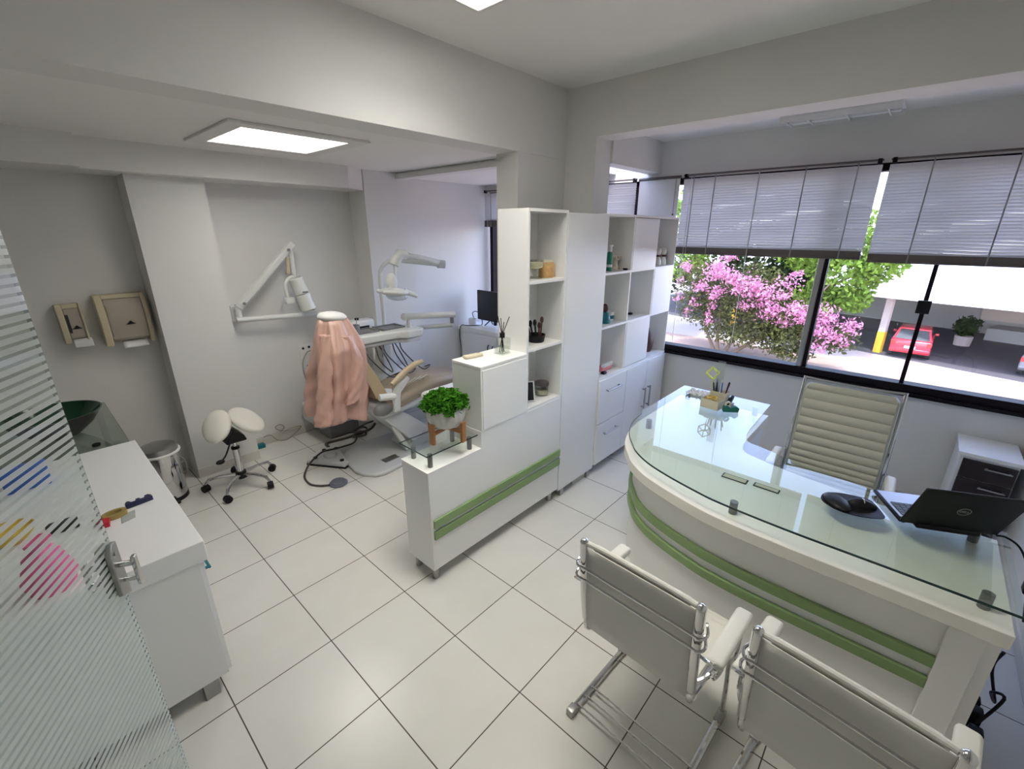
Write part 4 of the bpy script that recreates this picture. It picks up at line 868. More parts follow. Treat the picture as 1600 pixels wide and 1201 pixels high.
t = thing('basin_drain', 'small black drain part lying on the smoked glass shelf', 'drain', (0.11, 3.40, 0.8005)); G().cyl((0.11, 3.40, 0.8005), (0.11, 3.40, 0.812), 0.02).obj('ring', 'black_plastic', t)

def dispenser(label, x0, x1, z0, z1, dpt, soap):
    t = thing('soap_dispenser' if soap else 'towel_dispenser', label, 'dispenser', ((x0+x1)/2, 4.479, z0))
    fw = 0.035 if soap else 0.045; Y1 = 4.479
    def side(a, b):
        P = [(Y1, z0), (Y1, z1), (Y1-dpt*0.55, z1), (Y1-dpt*0.9, z1-0.06), (Y1-dpt, (z0+z1)/2), (Y1-dpt*0.95, z0+0.06), (Y1-dpt*0.8, z0)]
        return G().prismX(P, a, b)
    side(x0, x0+fw).obj('side_cheek', 'old_ivory', t, bevel=0.006)
    side(x1-(0.012 if soap else 0.03), x1).obj('side_cheek', 'old_ivory', t, bevel=0.006)
    G().prismX([(Y1, z1-0.03), (Y1, z1), (Y1-dpt*0.55, z1), (Y1-dpt*0.62, z1-0.03)], x0+fw, x1-0.012).obj('top_cap', 'old_ivory', t, bevel=0.004)
    G().prismX([(Y1, z0+0.03), (Y1, z1-0.031), (Y1-dpt*0.60, z1-0.031), (Y1-dpt*0.80, z1-0.07), (Y1-dpt*0.9, (z0+z1)/2), (Y1-dpt*0.85, z0+0.05), (Y1-dpt*0.72, z0+0.03)], x0+fw+0.001, x1-(0.013 if soap else 0.031)).obj('cover', 'smoky', t, bevel=0.004, label='smoky translucent cover')
    cx = (x0+fw+x1)/2; zc = (z0+z1)/2+0.0; yb = Y1-dpt*0.905
    G().prismY([(cx-0.03, zc-0.035), (cx+0.03, zc-0.035), (cx+0.012, zc-0.024), (cx+0.004, zc-0.012), (cx-0.006, zc-0.012), (cx-0.014, zc-0.026)], yb-0.004, yb+0.004).obj('emblem', 'black_plastic', t, smooth=0)
    if soap:
        G().box(x0+fw+0.004, x0+fw+0.018, yb-0.006, yb+0.01, zc-0.06, z1-0.07).obj('level_slot', 'black_gloss', t, smooth=0)
        G().obox(((x0+fw+x1)/2+0.01, Y1-dpt*0.75, z0-0.002), (0.10, 0.05, 0.045), (0.35, 0, 0)).obj('push_lever', 'paper', t, bevel=0.004)
    else:
        G().grid([[(cx-0.075+0.15*k/6, Y1-dpt*(0.5+0.12*i)-0.004*math.sin(k), z0+0.028-0.018*i) for k in range(7)] for i in range(4)]).obj('paper_towel', 'paper', t, solid=0.002)
        G().obox((x0+fw+0.012, yb+0.006, zc), (0.012, 0.012, 0.22)).obj('hinge', 'smoky', t, bevel=0.003)
    return t
dispenser('small yellowed ivory soap dispenser with grey cover on the back wall', 0.158, 0.290, 1.235, 1.510, 0.10, True)
dispenser('wide yellowed ivory paper towel dispenser with grey cover on the back wall', 0.365, 0.660, 1.185, 1.555, 0.14, False)

t = thing('pedal_bin', 'round chrome pedal bin beside the pillar', 'bin', (0.44, 4.07, 0))
BX, BY = 0.445, 4.05
G().lathe((BX, BY, 0.03), [(0, 0), (0.118, 0), (0.120, 0.01), (0.120, 0.37), (0, 0.37)], 40).obj('body', 'chrome', t)
G().lathe((BX, BY, 0), [(0, 0), (0.122, 0), (0.122, 0.029), (0, 0.029)], 32).obj('base_ring', 'black_plastic', t)
G().lathe((BX, BY, 0.401), [(0, 0), (0.126, 0), (0.127, 0.025), (0.12, 0.045), (0.08, 0.062), (0, 0.07)], 40).obj('lid', 'steel', t)
G().rbox(BX-0.02, BX+0.035, BY-0.168, BY-0.118, 0.006, 0.022, 0.006).obj('pedal', 'black_plastic', t)
G().tube([(BX+0.126, BY+0.02, 0.31), (BX+0.150, BY, 0.27), (BX+0.142, BY-0.03, 0.2), (BX+0.122, BY-0.03, 0.17)], 0.005, 8, n=4).obj('carry_handle', 'chrome', t)
G().tube([(BX+0.131*math.cos(a*PI/12), BY+0.131*math.sin(a*PI/12), 0.40) for a in range(24)], 0.010, 8, True).obj('bin_liner', 'paper', t)

# saddle stool
SX, SY = 0.90, 3.83
t = thing('saddle_stool', 'split white saddle stool on a chrome five-star base with black castors', 'stool', (SX, SY, 0), math.radians(0))
for s, rz in ((-1, 24), (1, -14)):
    ms = Matrix.Translation((SX-0.092 if s < 0 else SX+0.118, SY, 0.560 if s < 0 else 0.545)) @ Matrix.Rotation(math.radians(-32 if s < 0 else 34), 4, 'Z') @ Matrix.Rotation(math.radians(-10 if s < 0 else -10), 4, 'Y') @ Matrix.Rotation(math.radians(38), 4, 'X')
    g = G().ball((0, 0, 0), (0.105, 0.150, 0.044), 24, 14); bmesh.ops.transform(g.bm, matrix=ms, verts=g.bm.verts[:]); g.obj('seat_pad', 'white_leather', t, smooth=60)
G().prismY([(SX-0.075, 0.415), (SX+0.075, 0.415), (SX+0.06, 0.46), (SX+0.01, 0.515), (SX-0.01, 0.515), (SX-0.06, 0.46)], SY-0.09, SY+0.07).obj('seat_mount', 'black_plastic', t, bevel=0.01)
G().tube([(SX-0.04, SY-0.06, 0.425), (SX-0.10, SY-0.11, 0.35), (SX-0.14, SY-0.13, 0.325)], 0.006, 8, n=4).ball((SX-0.15, SY-0.135, 0.32), (0.032, 0.02, 0.018), 12, 8).obj('lever', 'black_plastic', t)
G().cyl((SX, SY, 0.11), (SX, SY, 0.35), 0.026).cyl((SX, SY, 0.35), (SX, SY, 0.415), 0.016).obj('gas_lift', 'chrome', t)
G().cyl((SX, SY, 0.075), (SX, SY, 0.13), 0.045, 0.038).cyl((SX, SY, 0.335), (SX, SY, 0.352), 0.031).obj('hub', 'black_plastic', t)
for k in range(5):
    a = math.radians(157+72*k); q = (SX+0.26*math.cos(a), SY+0.26*math.sin(a))
    G().tube([(SX+0.035*math.cos(a), SY+0.035*math.sin(a), 0.105), (SX+0.14*math.cos(a), SY+0.14*math.sin(a), 0.112), (SX+0.23*math.cos(a), SY+0.23*math.sin(a), 0.10), (q[0], q[1], 0.062)], [0.016, 0.014, 0.013, 0.010]*1+[0.010]*0, 10).obj('base_arm', 'chrome', t)
    ta = a+0.8; dx, dy = 0.022*math.cos(ta), 0.022*math.sin(ta); G().cyl((q[0]-dx, q[1]-dy, 0.029), (q[0]+dx, q[1]+dy, 0.029), 0.029, seg=18).cyl((q[0], q[1], 0.045), (q[0], q[1], 0.064), 0.010).obj('castor', 'black_plastic', t)
tag(G().rbox(1.205, 1.29, 4.405, 4.455, 0, 0.04, 0.006).obj('blue_pouch', 'teal'), 'small teal blue box on the floor beside the pillar', 'box')

# glass door leaf, standing open towards the viewer
DA = math.radians(60); dd = Vector((-math.cos(DA), -math.sin(DA), 0)); dn = Vector((-dd.y, dd.x, 0))
dr = st(G().box(-0.005, 0.005, 0.0, 0.92, 0.012, 2.12).obj('door_1', 'etched_glass', smooth=0))
dr.data.transform(Matrix.Translation(dr.location)); dr.location = (0.008, 1.60, 0); dr.rotation_euler = (0, 0, math.atan2(dd.y, dd.x)-PI/2)
MD = wm(dr)
def DW(g): bmesh.ops.transform(g.bm, matrix=MD, verts=g.bm.verts[:]); return g
DW(G().box(-0.0048, 0.0048, -0.0015, -0.0002, 0.012, 2.12)).obj('glass_edge', 'clear_plastic', dr, smooth=0)
for sgn in (-1, 1): DW(G().prismX([(0.0, 0.955), (0.045, 0.975), (0.045, 1.115), (0.025, 1.145), (0.0, 1.14)], sgn*0.006 if sgn > 0 else -0.020, 0.020 if sgn > 0 else -0.006)).obj('lock_plate', 'steel', dr, bevel=0.003)
for sgn in (-1, 1): DW(G().cyl((sgn*0.02, 0.02, 1.07), (sgn*0.055, 0.02, 1.07), 0.009).cyl((sgn*0.02, 0.02, 1.015), (sgn*0.055, 0.02, 1.015), 0.007)).obj('spindle', 'chrome', dr)
for sgn in (-1, 1): DW(G().obox((sgn*0.060, 0.022, 1.045), (0.012, 0.018, 0.10))).obj('handle', 'chrome', dr, bevel=0.003)
DW(G().cyl((-0.0205, 0.022, 1.112), (-0.024, 0.022, 1.112), 0.007)).obj('key_cylinder', 'steel', dr)
#@@DENTAL
# ------------------------------------------------------------------ dental unit
t = thing('dental_chair', 'beige dental chair with grey base and tan armrest', 'dental chair', (2.1, 3.42, 0))
bpn = [(1.615, 3.30), (1.64, 3.20), (1.70, 3.11), (1.78, 3.085), (2.02, 3.105), (2.70, 3.13), (2.78, 3.22), (2.78, 3.62), (2.70, 3.72), (1.95, 3.76), (1.78, 3.74), (1.66, 3.62)]
G().prism(bpn, 0, 0.035).obj('base_plate', 'dental_grey', t, bevel=0.012, bseg=3)
G().box(1.87, 2.02, 3.22, 3.30, 0.0352, 0.037).obj('rating_plate', 'steel', t, smooth=0)
def slab(poly, y0, y1): return G().prismY(poly, y0, y1)
slab([(1.91, 0.44), (2.08, 0.485), (2.36, 0.235), (2.24, 0.11), (2.19, 0.125)], 3.24, 3.60).obj('lift_arm', 'dental_grey', t, bevel=0.012)
slab([(1.99, 0.33), (2.03, 0.35), (2.17, 0.06), (2.13, 0.045)], 3.26, 3.30).obj('lift_strut', 'dental_white', t, bevel=0.004)
slab([(2.16, 0.036), (2.65, 0.036), (2.60, 0.14), (2.25, 0.13)], 3.28, 3.58).obj('lift_foot', 'dental_grey', t, bevel=0.01)
g = slab([(1.82, 0.50), (1.86, 0.575), (2.02, 0.60), (2.30, 0.632), (2.85, 0.60), (2.86, 0.54), (2.42, 0.50), (2.12, 0.465), (1.90, 0.452)], 3.21, 3.69); g.obj('seat_shell', 'dental_grey', t, bevel=0.02, bseg=3)
G().rbox(1.92, 1.98, 3.2045, 3.209, 0.505, 0.523, 0.002).obj('emblem', 'black_plastic', t)
sp = spline([(1.93, 0, 0.615), (2.05, 0, 0.605), (2.25, 0, 0.645), (2.50, 0, 0.685), (2.75, 0, 0.655), (3.05, 0, 0.59), (3.30, 0, 0.53)], 5)
rows = []
for i, p in enumerate(sp):
    w = 0.255-0.05*max(0, (i-15)/15); th = 0.085
    rows.append([Vector((p.x, 3.45-w, p.z-th)), Vector((p.x, 3.45-w-0.012, p.z-th*.5)), Vector((p.x, 3.45-w+0.005, p.z-0.012)), Vector((p.x, 3.45-w+0.05, p.z+0.004)), Vector((p.x, 3.45, p.z-0.008)), Vector((p.x, 3.45+w-0.05, p.z+0.004)), Vector((p.x, 3.45+w-0.005, p.z-0.012)), Vector((p.x, 3.45+w+0.012, p.z-th*.5)), Vector((p.x, 3.45+w, p.z-th))])
G().loft(rows).obj('seat', 'beige_vinyl', t, smooth=60)
bk = spline([(1.97, 0, 0.66), (1.92, 0, 0.78), (1.84, 0, 0.95), (1.75, 0, 1.12), (1.68, 0, 1.25)], 5); rows = []
for i, p in enumerate(bk):
    u = i/(len(bk)-1); w = 0.20-0.09*u*u; th = 0.10-0.03*u; a = Vector((-0.94, 0, -0.33))*th
    rows.append([Vector((p.x, 3.45-w, p.z)), Vector((p.x, 3.45, p.z))-a*0.12, Vector((p.x, 3.45+w, p.z)), Vector((p.x, 3.45+w*0.9, p.z))+a, Vector((p.x, 3.45, p.z))+a*1.15, Vector((p.x, 3.45-w*0.9, p.z))+a])
G().loft(rows).obj('backrest', 'tan_vinyl', t, smooth=60)
G().tube([(1.64, 3.45, 1.22), (1.63, 3.45, 1.30)], 0.015).obj('headrest_stem', 'steel', t)
G().rbox(-0.04, 0.04, -0.08, 0.08, -0.035, 0.035, 0.025, 4, Matrix.Translation((1.655, 3.45, 1.30)) @ Matrix.Rotation(-0.3, 4, 'Y')).obj('headrest', 'tan_vinyl', t)
G().tube([(1.86, 3.20, 0.665), (1.95, 3.185, 0.655), (2.0, 3.18, 0.645)], 0.03, 10).obj('arm_mount', 'dental_white', t, label='white mount below the armrest')
G().prismY([(1.975, 0.50), (2.04, 0.505), (2.05, 0.62), (2.06, 0.67), (2.16, 0.77), (2.14, 0.80), (2.05, 0.75), (2.0, 0.70), (1.98, 0.60)], 3.165, 3.205).obj('arm_bracket', 'dental_white', t, bevel=0.008)
G().tube([(1.985, 3.185, 0.755), (2.06, 3.185, 0.80), (2.15, 3.185, 0.852), (2.24, 3.185, 0.885), (2.32, 3.185, 0.893)], [0.022, 0.027, 0.028, 0.026, 0.018], 12).obj('armrest', 'tan_vinyl', t, smooth=60)
G().ball((1.90, 3.215, 0.545), (0.10, 0.045, 0.06), 16, 10).obj('side_cover', 'dental_dark', t)
tag(G().box(2.86, 3.02, 3.30, 3.46, 0.0, 0.001, Matrix.Translation((0, 0, 0.647)) @ Matrix.Translation((2.94, 3.38, 0)) @ Matrix.Rotation(math.radians(12.5), 4, 'Y') @ Matrix.Translation((-2.94, -3.38, 0))).obj('paper_sheet', 'paper', smooth=0), 'white paper lying on the leg end of the dental chair', 'paper')

# pink coat over the backrest
t = thing('lab_coat', 'dusty pink satin coat draped over the dental chair backrest', 'coat', (1.70, 3.42, 0.4))
EX, EY, DX, DY = 0.9, -0.44, 0.44, 0.9          # across and along the sight side of the chair back
def lerp(t, P):
    for (a, va), (b, vb) in zip(P, P[1:]):
        if t <= b: return va+(vb-va)*(t-a)/(b-a)
    return P[-1][1]
def crease(x): return 1-2*abs(math.sin(x))
NZ, NA = 48, 180; rows = []
for i in range(NZ+1):
    u = i/NZ; z = 1.352-0.80*u; row = []
    cx = lerp(u, [(0, 1.662), (0.27, 1.678), (0.64, 1.650), (1, 1.610)]); w = lerp(u, [(0, 0.095), (0.04, 0.12), (0.2, 0.172), (0.4, 0.205), (0.7, 0.225), (1, 0.240)]); b_ = lerp(u, [(0, 0.06), (0.05, 0.12), (0.3, 0.235), (1, 0.26)])
    for k in range(NA):
        th = 2*PI*k/NA; amp = 0.014+0.042*min(1, u*1.3)
        f = amp*(0.55*crease(2.5*th+0.5+0.9*u)+0.35*crease(4.5*th+2-1.6*u)+0.12*math.sin(17*th+6*u)+0.16*math.sin(31*u+5*th)*u+0.12*crease(9*u+3*th+1)*u)
        a, d = (w+f)*math.cos(th), (b_+f)*math.sin(th)
        hem = (0.030*math.cos(th+0.4)*-1+0.018*math.sin(5*th+1))*u**3
        row.append((cx+a*EX+d*DX, 3.45+a*EY+d*DY, z+hem-0.05*max(0, math.cos(th))*u*0.3))
    rows.append(row)
G().grid(rows, True).obj('body', 'pink_satin', t, smooth=70, recalc=True, solid=0.004)
def sleeve(P, r, ph, nz=30):
    g = G(); S_ = spline(P, 10); rr = []
    for i, p in enumerate(S_):
        u = i/(len(S_)-1); R_ = r[0]+(r[1]-r[0])*u; ring = []
        for k in range(48):
            th = 2*PI*k/48; f = 1+0.16*crease(2*th+ph+2.5*u)+0.10*math.sin(26*u+3*th)+0.05*math.sin(47*u-4*th)
            a, d = R_*f*math.cos(th), R_*0.6*f*math.sin(th); ring.append((p.x+a*EX+d*DX, p.y+a*EY+d*DY, p.z+0.02*math.sin(th+1)*u))
        rr.append(ring)
    return g.grid(rr, True)
def cp(x, z, a, d): return (x+a*EX+d*DX, 3.45+a*EY+d*DY, z)
sleeve([cp(1.67, 1.24, -0.06, -0.15), cp(1.665, 1.0, -0.10, -0.215), cp(1.65, 0.75, -0.11, -0.24), cp(1.62, 0.555, -0.105, -0.25)], (0.045, 0.082), 0.5).obj('sleeve', 'pink_satin', t, smooth=70, solid=0.004)
sleeve([cp(1.67, 1.22, 0.07, -0.14), cp(1.68, 1.0, 0.12, -0.185), cp(1.66, 0.80, 0.10, -0.22), cp(1.64, 0.70, 0.085, -0.23)], (0.04, 0.06), 2.0).obj('sleeve', 'pink_satin', t, smooth=70, solid=0.004)
G().ball((1.662, 3.45, 1.350), (0.112, 0.10, 0.044), 24, 12, Matrix.Rotation(math.radians(-26), 4, 'Z') @ Matrix.Rotation(math.radians(5), 4, 'Y')).obj('collar', 'white_plastic', t, label='white collar lining showing on top')

# delivery unit with swing arm and tray
t = thing('dental_delivery_unit', 'white dental instrument unit with tray on a jointed arm behind the chair', 'dental unit', (2.45, 4.0, 0))
G().rbox(2.36, 2.54, 3.93, 4.12, 0.0, 1.0, 0.03, 3).obj('column', 'dental_white', t)
G().rbox(2.30, 2.80, 3.80, 4.12, 0.42, 0.60, 0.03, 3).obj('service_box', 'dental_white', t)
tp = [(1.93, 3.62), (2.36, 3.59), (2.42, 3.53), (2.60, 3.53), (2.63, 3.56), (2.63, 3.90), (1.95, 3.96), (1.90, 3.92), (1.90, 3.66)]
G().prism(tp, 1.025, 1.105).obj('tray_body', 'dental_white', t, bevel=0.018, bseg=3)
G().prism([(1.96, 3.65), (2.36, 3.62), (2.43, 3.56), (2.59, 3.56), (2.59, 3.88), (1.98, 3.93)], 0.982, 1.024).obj('tray_underside', 'dental_grey', t, bevel=0.01)
def dish(x0, x1, y0, y1, z):
    g = G().box(x0, x1, y0, y1, z, z+0.004)
    for a in ((x0, x1, y0, y0+0.01), (x0, x1, y1-0.01, y1), (x0, x0+0.01, y0, y1), (x1-0.01, x1, y0, y1)): g.box(*a, z+0.004, z+0.016)
    return g
dish(1.95, 2.22, 3.69, 3.88, 1.106).obj('steel_tray', 'dental_dark', t, smooth=0); dish(2.25, 2.50, 3.68, 3.87, 1.106).obj('steel_tray', 'dental_dark', t, smooth=0)
G().tube([(1.90, 3.62, 1.075), (1.86, 3.66, 1.07), (1.84, 3.76, 1.07), (1.88, 3.88, 1.07)], 0.012, 8, n=4).obj('tray_handle', 'dental_white', t)
G().cyl((2.53, 3.66, 1.105), (2.53, 3.66, 1.165), 0.022).cyl((2.53, 3.66, 1.165), (2.53, 3.66, 1.185), 0.017).obj('swivel', 'dental_white', t)
G().tube([(2.49, 3.665, 1.212), (2.94, 3.44, 1.205)], 0.030, 14).ball((2.49, 3.665, 1.212), 0.036, 14, 10).obj('upper_arm', 'dental_white', t, smooth=60)
G().cyl((2.91, 3.455, 1.12), (2.91, 3.455, 1.18), 0.02).obj('elbow', 'dental_dark', t)
G().tube([(2.91, 3.455, 1.10), (2.60, 3.72, 1.075), (2.46, 3.98, 1.05)], 0.022, 12).obj('lower_arm', 'dental_grey', t, smooth=60)
for k in range(5):
    x = 2.02+0.09*k; G().tube([(x, 3.60, 0.99), (x+0.03, 3.60, 0.85+0.01*k), (x+0.13, 3.62, 0.74), (x+0.22, 3.70, 0.70), (x+0.20, 3.85, 0.90), (x+0.15, 3.92, 1.0)] if k % 2 else [(x, 3.62, 0.99), (x+0.01, 3.58, 0.90), (x+0.16, 3.50, 0.71), (x+0.30, 3.56, 0.71), (x+0.30, 3.80, 0.60)], 0.006, 7, n=5).obj('hose', 'hose', t)
for k in range(3): G().tube([(2.05+0.05*k, 3.30, 0.645), (2.20+0.06*k, 3.24, 0.715), (2.34+0.06*k, 3.32, 0.70), (2.36+0.05*k, 3.26, 0.64), (2.25, 3.18, 0.60)], 0.005, 7, n=6).obj('hose', 'hose_light', t)
for k, (x, m_) in enumerate(((2.0, 'steel'), (2.09, 'white_plastic'), (2.18, 'steel'), (2.27, 'white_plastic'))): G().tube([(x, 3.60, 0.978), (x, 3.61, 0.88)], [0.010, 0.007], 8).obj('handpiece', m_, t)
t = thing('instrument_cup', 'dark steel cup standing on the instrument tray', 'cup', (2.0, 3.77, 1.1105)); G().lathe((2.02, 3.77, 1.1105), [(0, 0), (0.042, 0), (0.042, 0.075), (0.039, 0.075), (0.039, 0.004), (0, 0.004)], 20).obj('cup', 'dental_dark', t)
tag(G().tube([(2.035, 3.78, 1.1155), (2.06, 3.80, 1.235)], 0.004, 6).obj('probe', 'steel'), 'thin steel probe standing in the dark cup', 'probe')
t = thing('amalgam_mixer', 'small white bench device with dark panel behind the instrument tray', 'device', (2.20, 4.15, 1.05))
G().rbox(2.14, 2.40, 4.06, 4.20, 1.001, 1.155, 0.02).obj('case', 'white_plastic', t)
G().box(2.19, 2.33, 4.056, 4.0595, 1.075, 1.10).obj('display', 'black_gloss', t, smooth=0)
G().cyl((2.24, 4.13, 1.1555), (2.24, 4.13, 1.175), 0.02).obj('knob', 'black_plastic', t)

# operating lamp
t = thing('dental_lamp', 'white dental lamp on a curved post over the chair', 'lamp', (2.56, 4.02, 0.6))
G().tube([(2.50, 4.05, 0.60), (2.50, 4.05, 1.50), (2.51, 4.03, 1.64), (2.57, 3.98, 1.715), (2.66, 3.90, 1.73)], 0.020, 12, n=5).obj('post', 'dental_white', t, smooth=60)
G().tube([(2.66, 3.90, 1.725), (2.93, 3.62, 1.685)], 0.024, 12).obj('lower_arm', 'dental_white', t)
G().tube([(2.93, 3.615, 1.695), (2.78, 3.62, 1.735), (2.50, 3.62, 1.795)], 0.028, 12).obj('upper_arm', 'dental_white', t)
G().tube([(2.90, 3.625, 1.69), (2.965, 3.60, 1.685)], 0.040, 14).obj('joint', 'dental_grey', t)
G().tube([(2.53, 3.62, 1.792), (2.46, 3.62, 1.80), (2.41, 3.62, 1.745), (2.392, 3.62, 1.705)], [0.044, 0.05, 0.05, 0.044], 14).obj('arm_head', 'dental_white', t, smooth=60)
G().tube([(2.395, 3.62, 1.715), (2.395, 3.62, 1.62), (2.385, 3.62, 1.56)], 0.014, 8).obj('drop_rod', 'dental_white', t)
G().ball((2.352, 3.62, 1.555), (0.05, 0.05, 0.085), 14, 10).obj('head_joint', 'dental_white', t)
hm = Matrix.Rotation(math.radians(6), 4, 'Y')
G().ball((2.355, 3.60, 1.468), (0.125, 0.14, 0.040), 20, 12, hm).obj('lamp_head', 'dental_white', t, smooth=60)
G().ball((2.37, 3.585, 1.428), (0.095, 0.105, 0.040), 18, 10, hm).obj('reflector', 'clear_plastic', t)
G().tube([(2.205, 3.60, 1.49), (2.25, 3.60, 1.478)], 0.012, 8).ball((2.195, 3.60, 1.492), 0.020, 10, 8).obj('grip', 'dental_white', t)
G().tube([(2.45, 3.58, 1.468), (2.55, 3.56, 1.425), (2.575, 3.555, 1.41)], [0.03, 0.022, 0.018], 10).obj('grip', 'dental_white', t)

# cuspidor base box by the wall
t = thing('suction_box', 'pale grey suction box on the floor under the pink coat', 'dental unit', (1.85, 4.2, 0))
G().rbox(1.80, 2.12, 4.10, 4.36, 0.0, 0.16, 0.015).obj('base', 'dental_dark', t)
G().rbox(1.68, 2.20, 4.02, 4.42, 0.165, 0.36, 0.03, 3).obj('body', 'dental_grey', t)
# foot control, pedal and hoses on the floor
t = thing('foot_control', 'grey four-button foot control on the floor in front of the dental chair', 'foot control', (1.57, 3.69, 0))
g = G().prism([(1.405, 3.76), (1.60, 3.45), (1.655, 3.47), (1.70, 3.66), (1.745, 3.83), (1.70, 3.87), (1.585, 3.89), (1.44, 3.81)], 0.008, 0.05); g.obj('body', 'dental_grey', t, bevel=0.014, bseg=3)
G().prism([(1.40, 3.765), (1.60, 3.44), (1.66, 3.465), (1.71, 3.66), (1.75, 3.835), (1.70, 3.88), (1.58, 3.90), (1.43, 3.82)], 0.0, 0.0075).obj('rubber_edge', 'black_plastic', t)
G().lathe((1.595, 3.70, 0.0505), [(0, 0), (0.06, 0), (0.05, 0.02), (0, 0.026)], 20).obj('dome', 'dental_grey', t)
for x, y in ((1.475, 3.74), (1.615, 3.52), (1.69, 3.78), (1.60, 3.83)): G().cyl((x, y, 0.0505), (x, y, 0.060), 0.018).obj('button', 'black_plastic', t)
t = thing('foot_pedal', 'round dark grey foot pedal disc with its hose on the tiles', 'pedal', (1.44, 3.26, 0))
G().lathe((1.44, 3.26, 0), [(0, 0), (0.072, 0), (0.074, 0.010), (0.060, 0.018), (0.057, 0.026), (0, 0.030)], 32).obj('disc', 'disc_grey', t)
G().tube([(1.375, 3.275, 0.010), (1.31, 3.33, 0.009), (1.27, 3.42, 0.009), (1.29, 3.56, 0.009), (1.36, 3.66, 0.03), (1.44, 3.70, 0.066), (1.55, 3.745, 0.084), (1.66, 3.74, 0.074), (1.76, 3.78, 0.045), (1.90, 3.83, 0.02), (2.0, 3.95, 0.015), (2.02, 4.0, 0.06), (2.06, 3.86, 0.16), (2.08, 3.74, 0.22)], 0.0085, 8, n=6).obj('hose', 'hose', t)
t = thing('hose_bundle', 'coiled dark hoses on the floor between foot control and dental chair', 'hose', (1.9, 3.9, 0))
G().tube([(1.66, 3.86, 0.052), (1.69, 3.98, 0.03), (1.76, 4.03, 0.013), (1.90, 4.0, 0.013), (2.05, 4.0, 0.013), (2.18, 3.98, 0.03), (2.20, 3.92, 0.10)], 0.013, 8, n=6).obj('hose', 'hose', t)
for k in range(2): G().tube([(2.02+0.07*math.cos(a*PI/6)+0.03*k, 3.93+0.05*math.sin(a*PI/6)+0.03*k, 0.033+0.03*k+0.01*math.sin(a)) for a in range(12)], 0.009, 8, True, 3).obj('coil', 'hose', t)
tag(G().tube([(1.30, 4.455, 0.09), (1.36, 4.44, 0.094), (1.42, 4.44, 0.02), (1.50, 4.42, 0.010), (1.60, 4.43, 0.05), (1.66, 4.44, 0.095), (1.58, 4.45, 0.10), (1.5, 4.45, 0.094), (1.44, 4.45, 0.12), (1.42, 4.45, 0.16), (1.47, 4.45, 0.17), (1.50, 4.45, 0.13), (1.46, 4.45, 0.094)], 0.005, 7, n=6).obj('grey_cable', 'smoky'), 'thin grey cable looped along the skirting below the wall arm', 'cable')
# socket plate behind the coat and grey hose loop
t = thing('wall_outlet_plate', 'white wall plate with dark sockets behind the pink coat', 'socket', (1.85, 4.478, 0.65))
G().rbox(1.775, 1.925, 4.468, 4.4795, 0.65, 0.93, 0.004).obj('plate', 'paint', t)
for x, z in ((1.81, 0.885), (1.87, 0.89), (1.835, 0.70)): G().cyl((x, 4.4675, z), (x, 4.4625, z), 0.012).obj('socket', 'black_plastic', t)
tag(G().tube([(1.93, 4.44, 0.84), (1.84, 4.44, 0.85), (1.77, 4.43, 0.74), (1.78, 4.42, 0.56), (1.86, 4.42, 0.45), (1.94, 4.42, 0.46)], 0.006, 8, n=6).obj('grey_hose', 'smoky'), 'grey hose loop hanging on the wall behind the pink coat', 'hose')

# wall mounted x-ray arm
t = thing('xray_arm_unit', 'white wall-mounted x-ray unit on folded arms beside the pillar', 'x-ray unit', (1.28, 4.47, 1.25))
G().rbox(1.235, 1.30, 4.43, 4.479, 1.235, 1.38, 0.012).obj('wall_bracket', 'dental_white', t)
G().tube([(1.245, 4.37, 1.262), (1.985, 4.34, 1.228)], 0.024, 14).obj('lower_arm', 'dental_white', t, smooth=60)
G().cyl((1.275, 4.38, 1.24), (1.275, 4.38, 1.40), 0.022).rbox(1.255, 1.295, 4.37, 4.43, 1.28, 1.34, 0.008).obj('pivot', 'dental_white', t)
p, q = Vector((1.275, 4.36, 1.36)), Vector((1.81, 4.33, 1.895)); v = (q-p).normalized(); nrm = Vector((v.z, 0, -v.x))
g = G(); rr = []
for c in (p, q): rr.append([c+nrm*0.025+Vector((0, -0.022, 0)), c+nrm*0.032+Vector((0, 0.024, 0)), c-nrm*0.032+Vector((0, 0.024, 0)), c-nrm*0.025+Vector((0, -0.022, 0))])
g.loft(rr).obj('diagonal_arm', 'dental_white', t, bevel=0.01)
for c in (p+v*0.06, q-v*0.08): G().cyl(c+Vector((0, -0.036, 0)), c+Vector((0, -0.024, 0)), 0.012).obj('pivot_bolt', 'dental_dark', t)
G().tube([(1.78, 4.33, 1.83), (1.775, 4.33, 1.68), (1.775, 4.33, 1.60)], 0.02, 10).obj('drop_arm', 'dental_white', t)
G().obox((1.735, 4.335, 1.70), (0.028, 0.03, 0.15), (0, 0.12, 0)).obj('spring_cover', 'old_ivory', t, bevel=0.005)
G().tube([(1.775, 4.33, 1.60), (1.72, 4.32, 1.585), (1.675, 4.31, 1.53), (1.68, 4.30, 1.41)], 0.017, 10, n=5).rbox(1.655, 1.735, 4.28, 4.33, 1.36, 1.42, 0.01).obj('yoke', 'dental_white', t, smooth=60)
a0, a1 = Vector((1.775, 4.30, 1.59)), Vector((1.845, 4.28, 1.29)); vv = a1-a0
G().cyl(a0, a0+vv*0.5, 0.062, 0.066, 24).cyl(a0+vv*0.5, a1, 0.066, 0.072, 24).obj('tube_head', 'dental_white', t, bevel=0.01)
pc = a0+vv*0.42; G().obox(pc+Vector((0.008, -0.064, 0)), (0.05, 0.006, 0.014)).obj('label_strip', 'dental_dark', t)
G().lathe(a1, [(0, 0), (0.05, 0)], 20).obj('cone_opening', 'dental_dark', t)

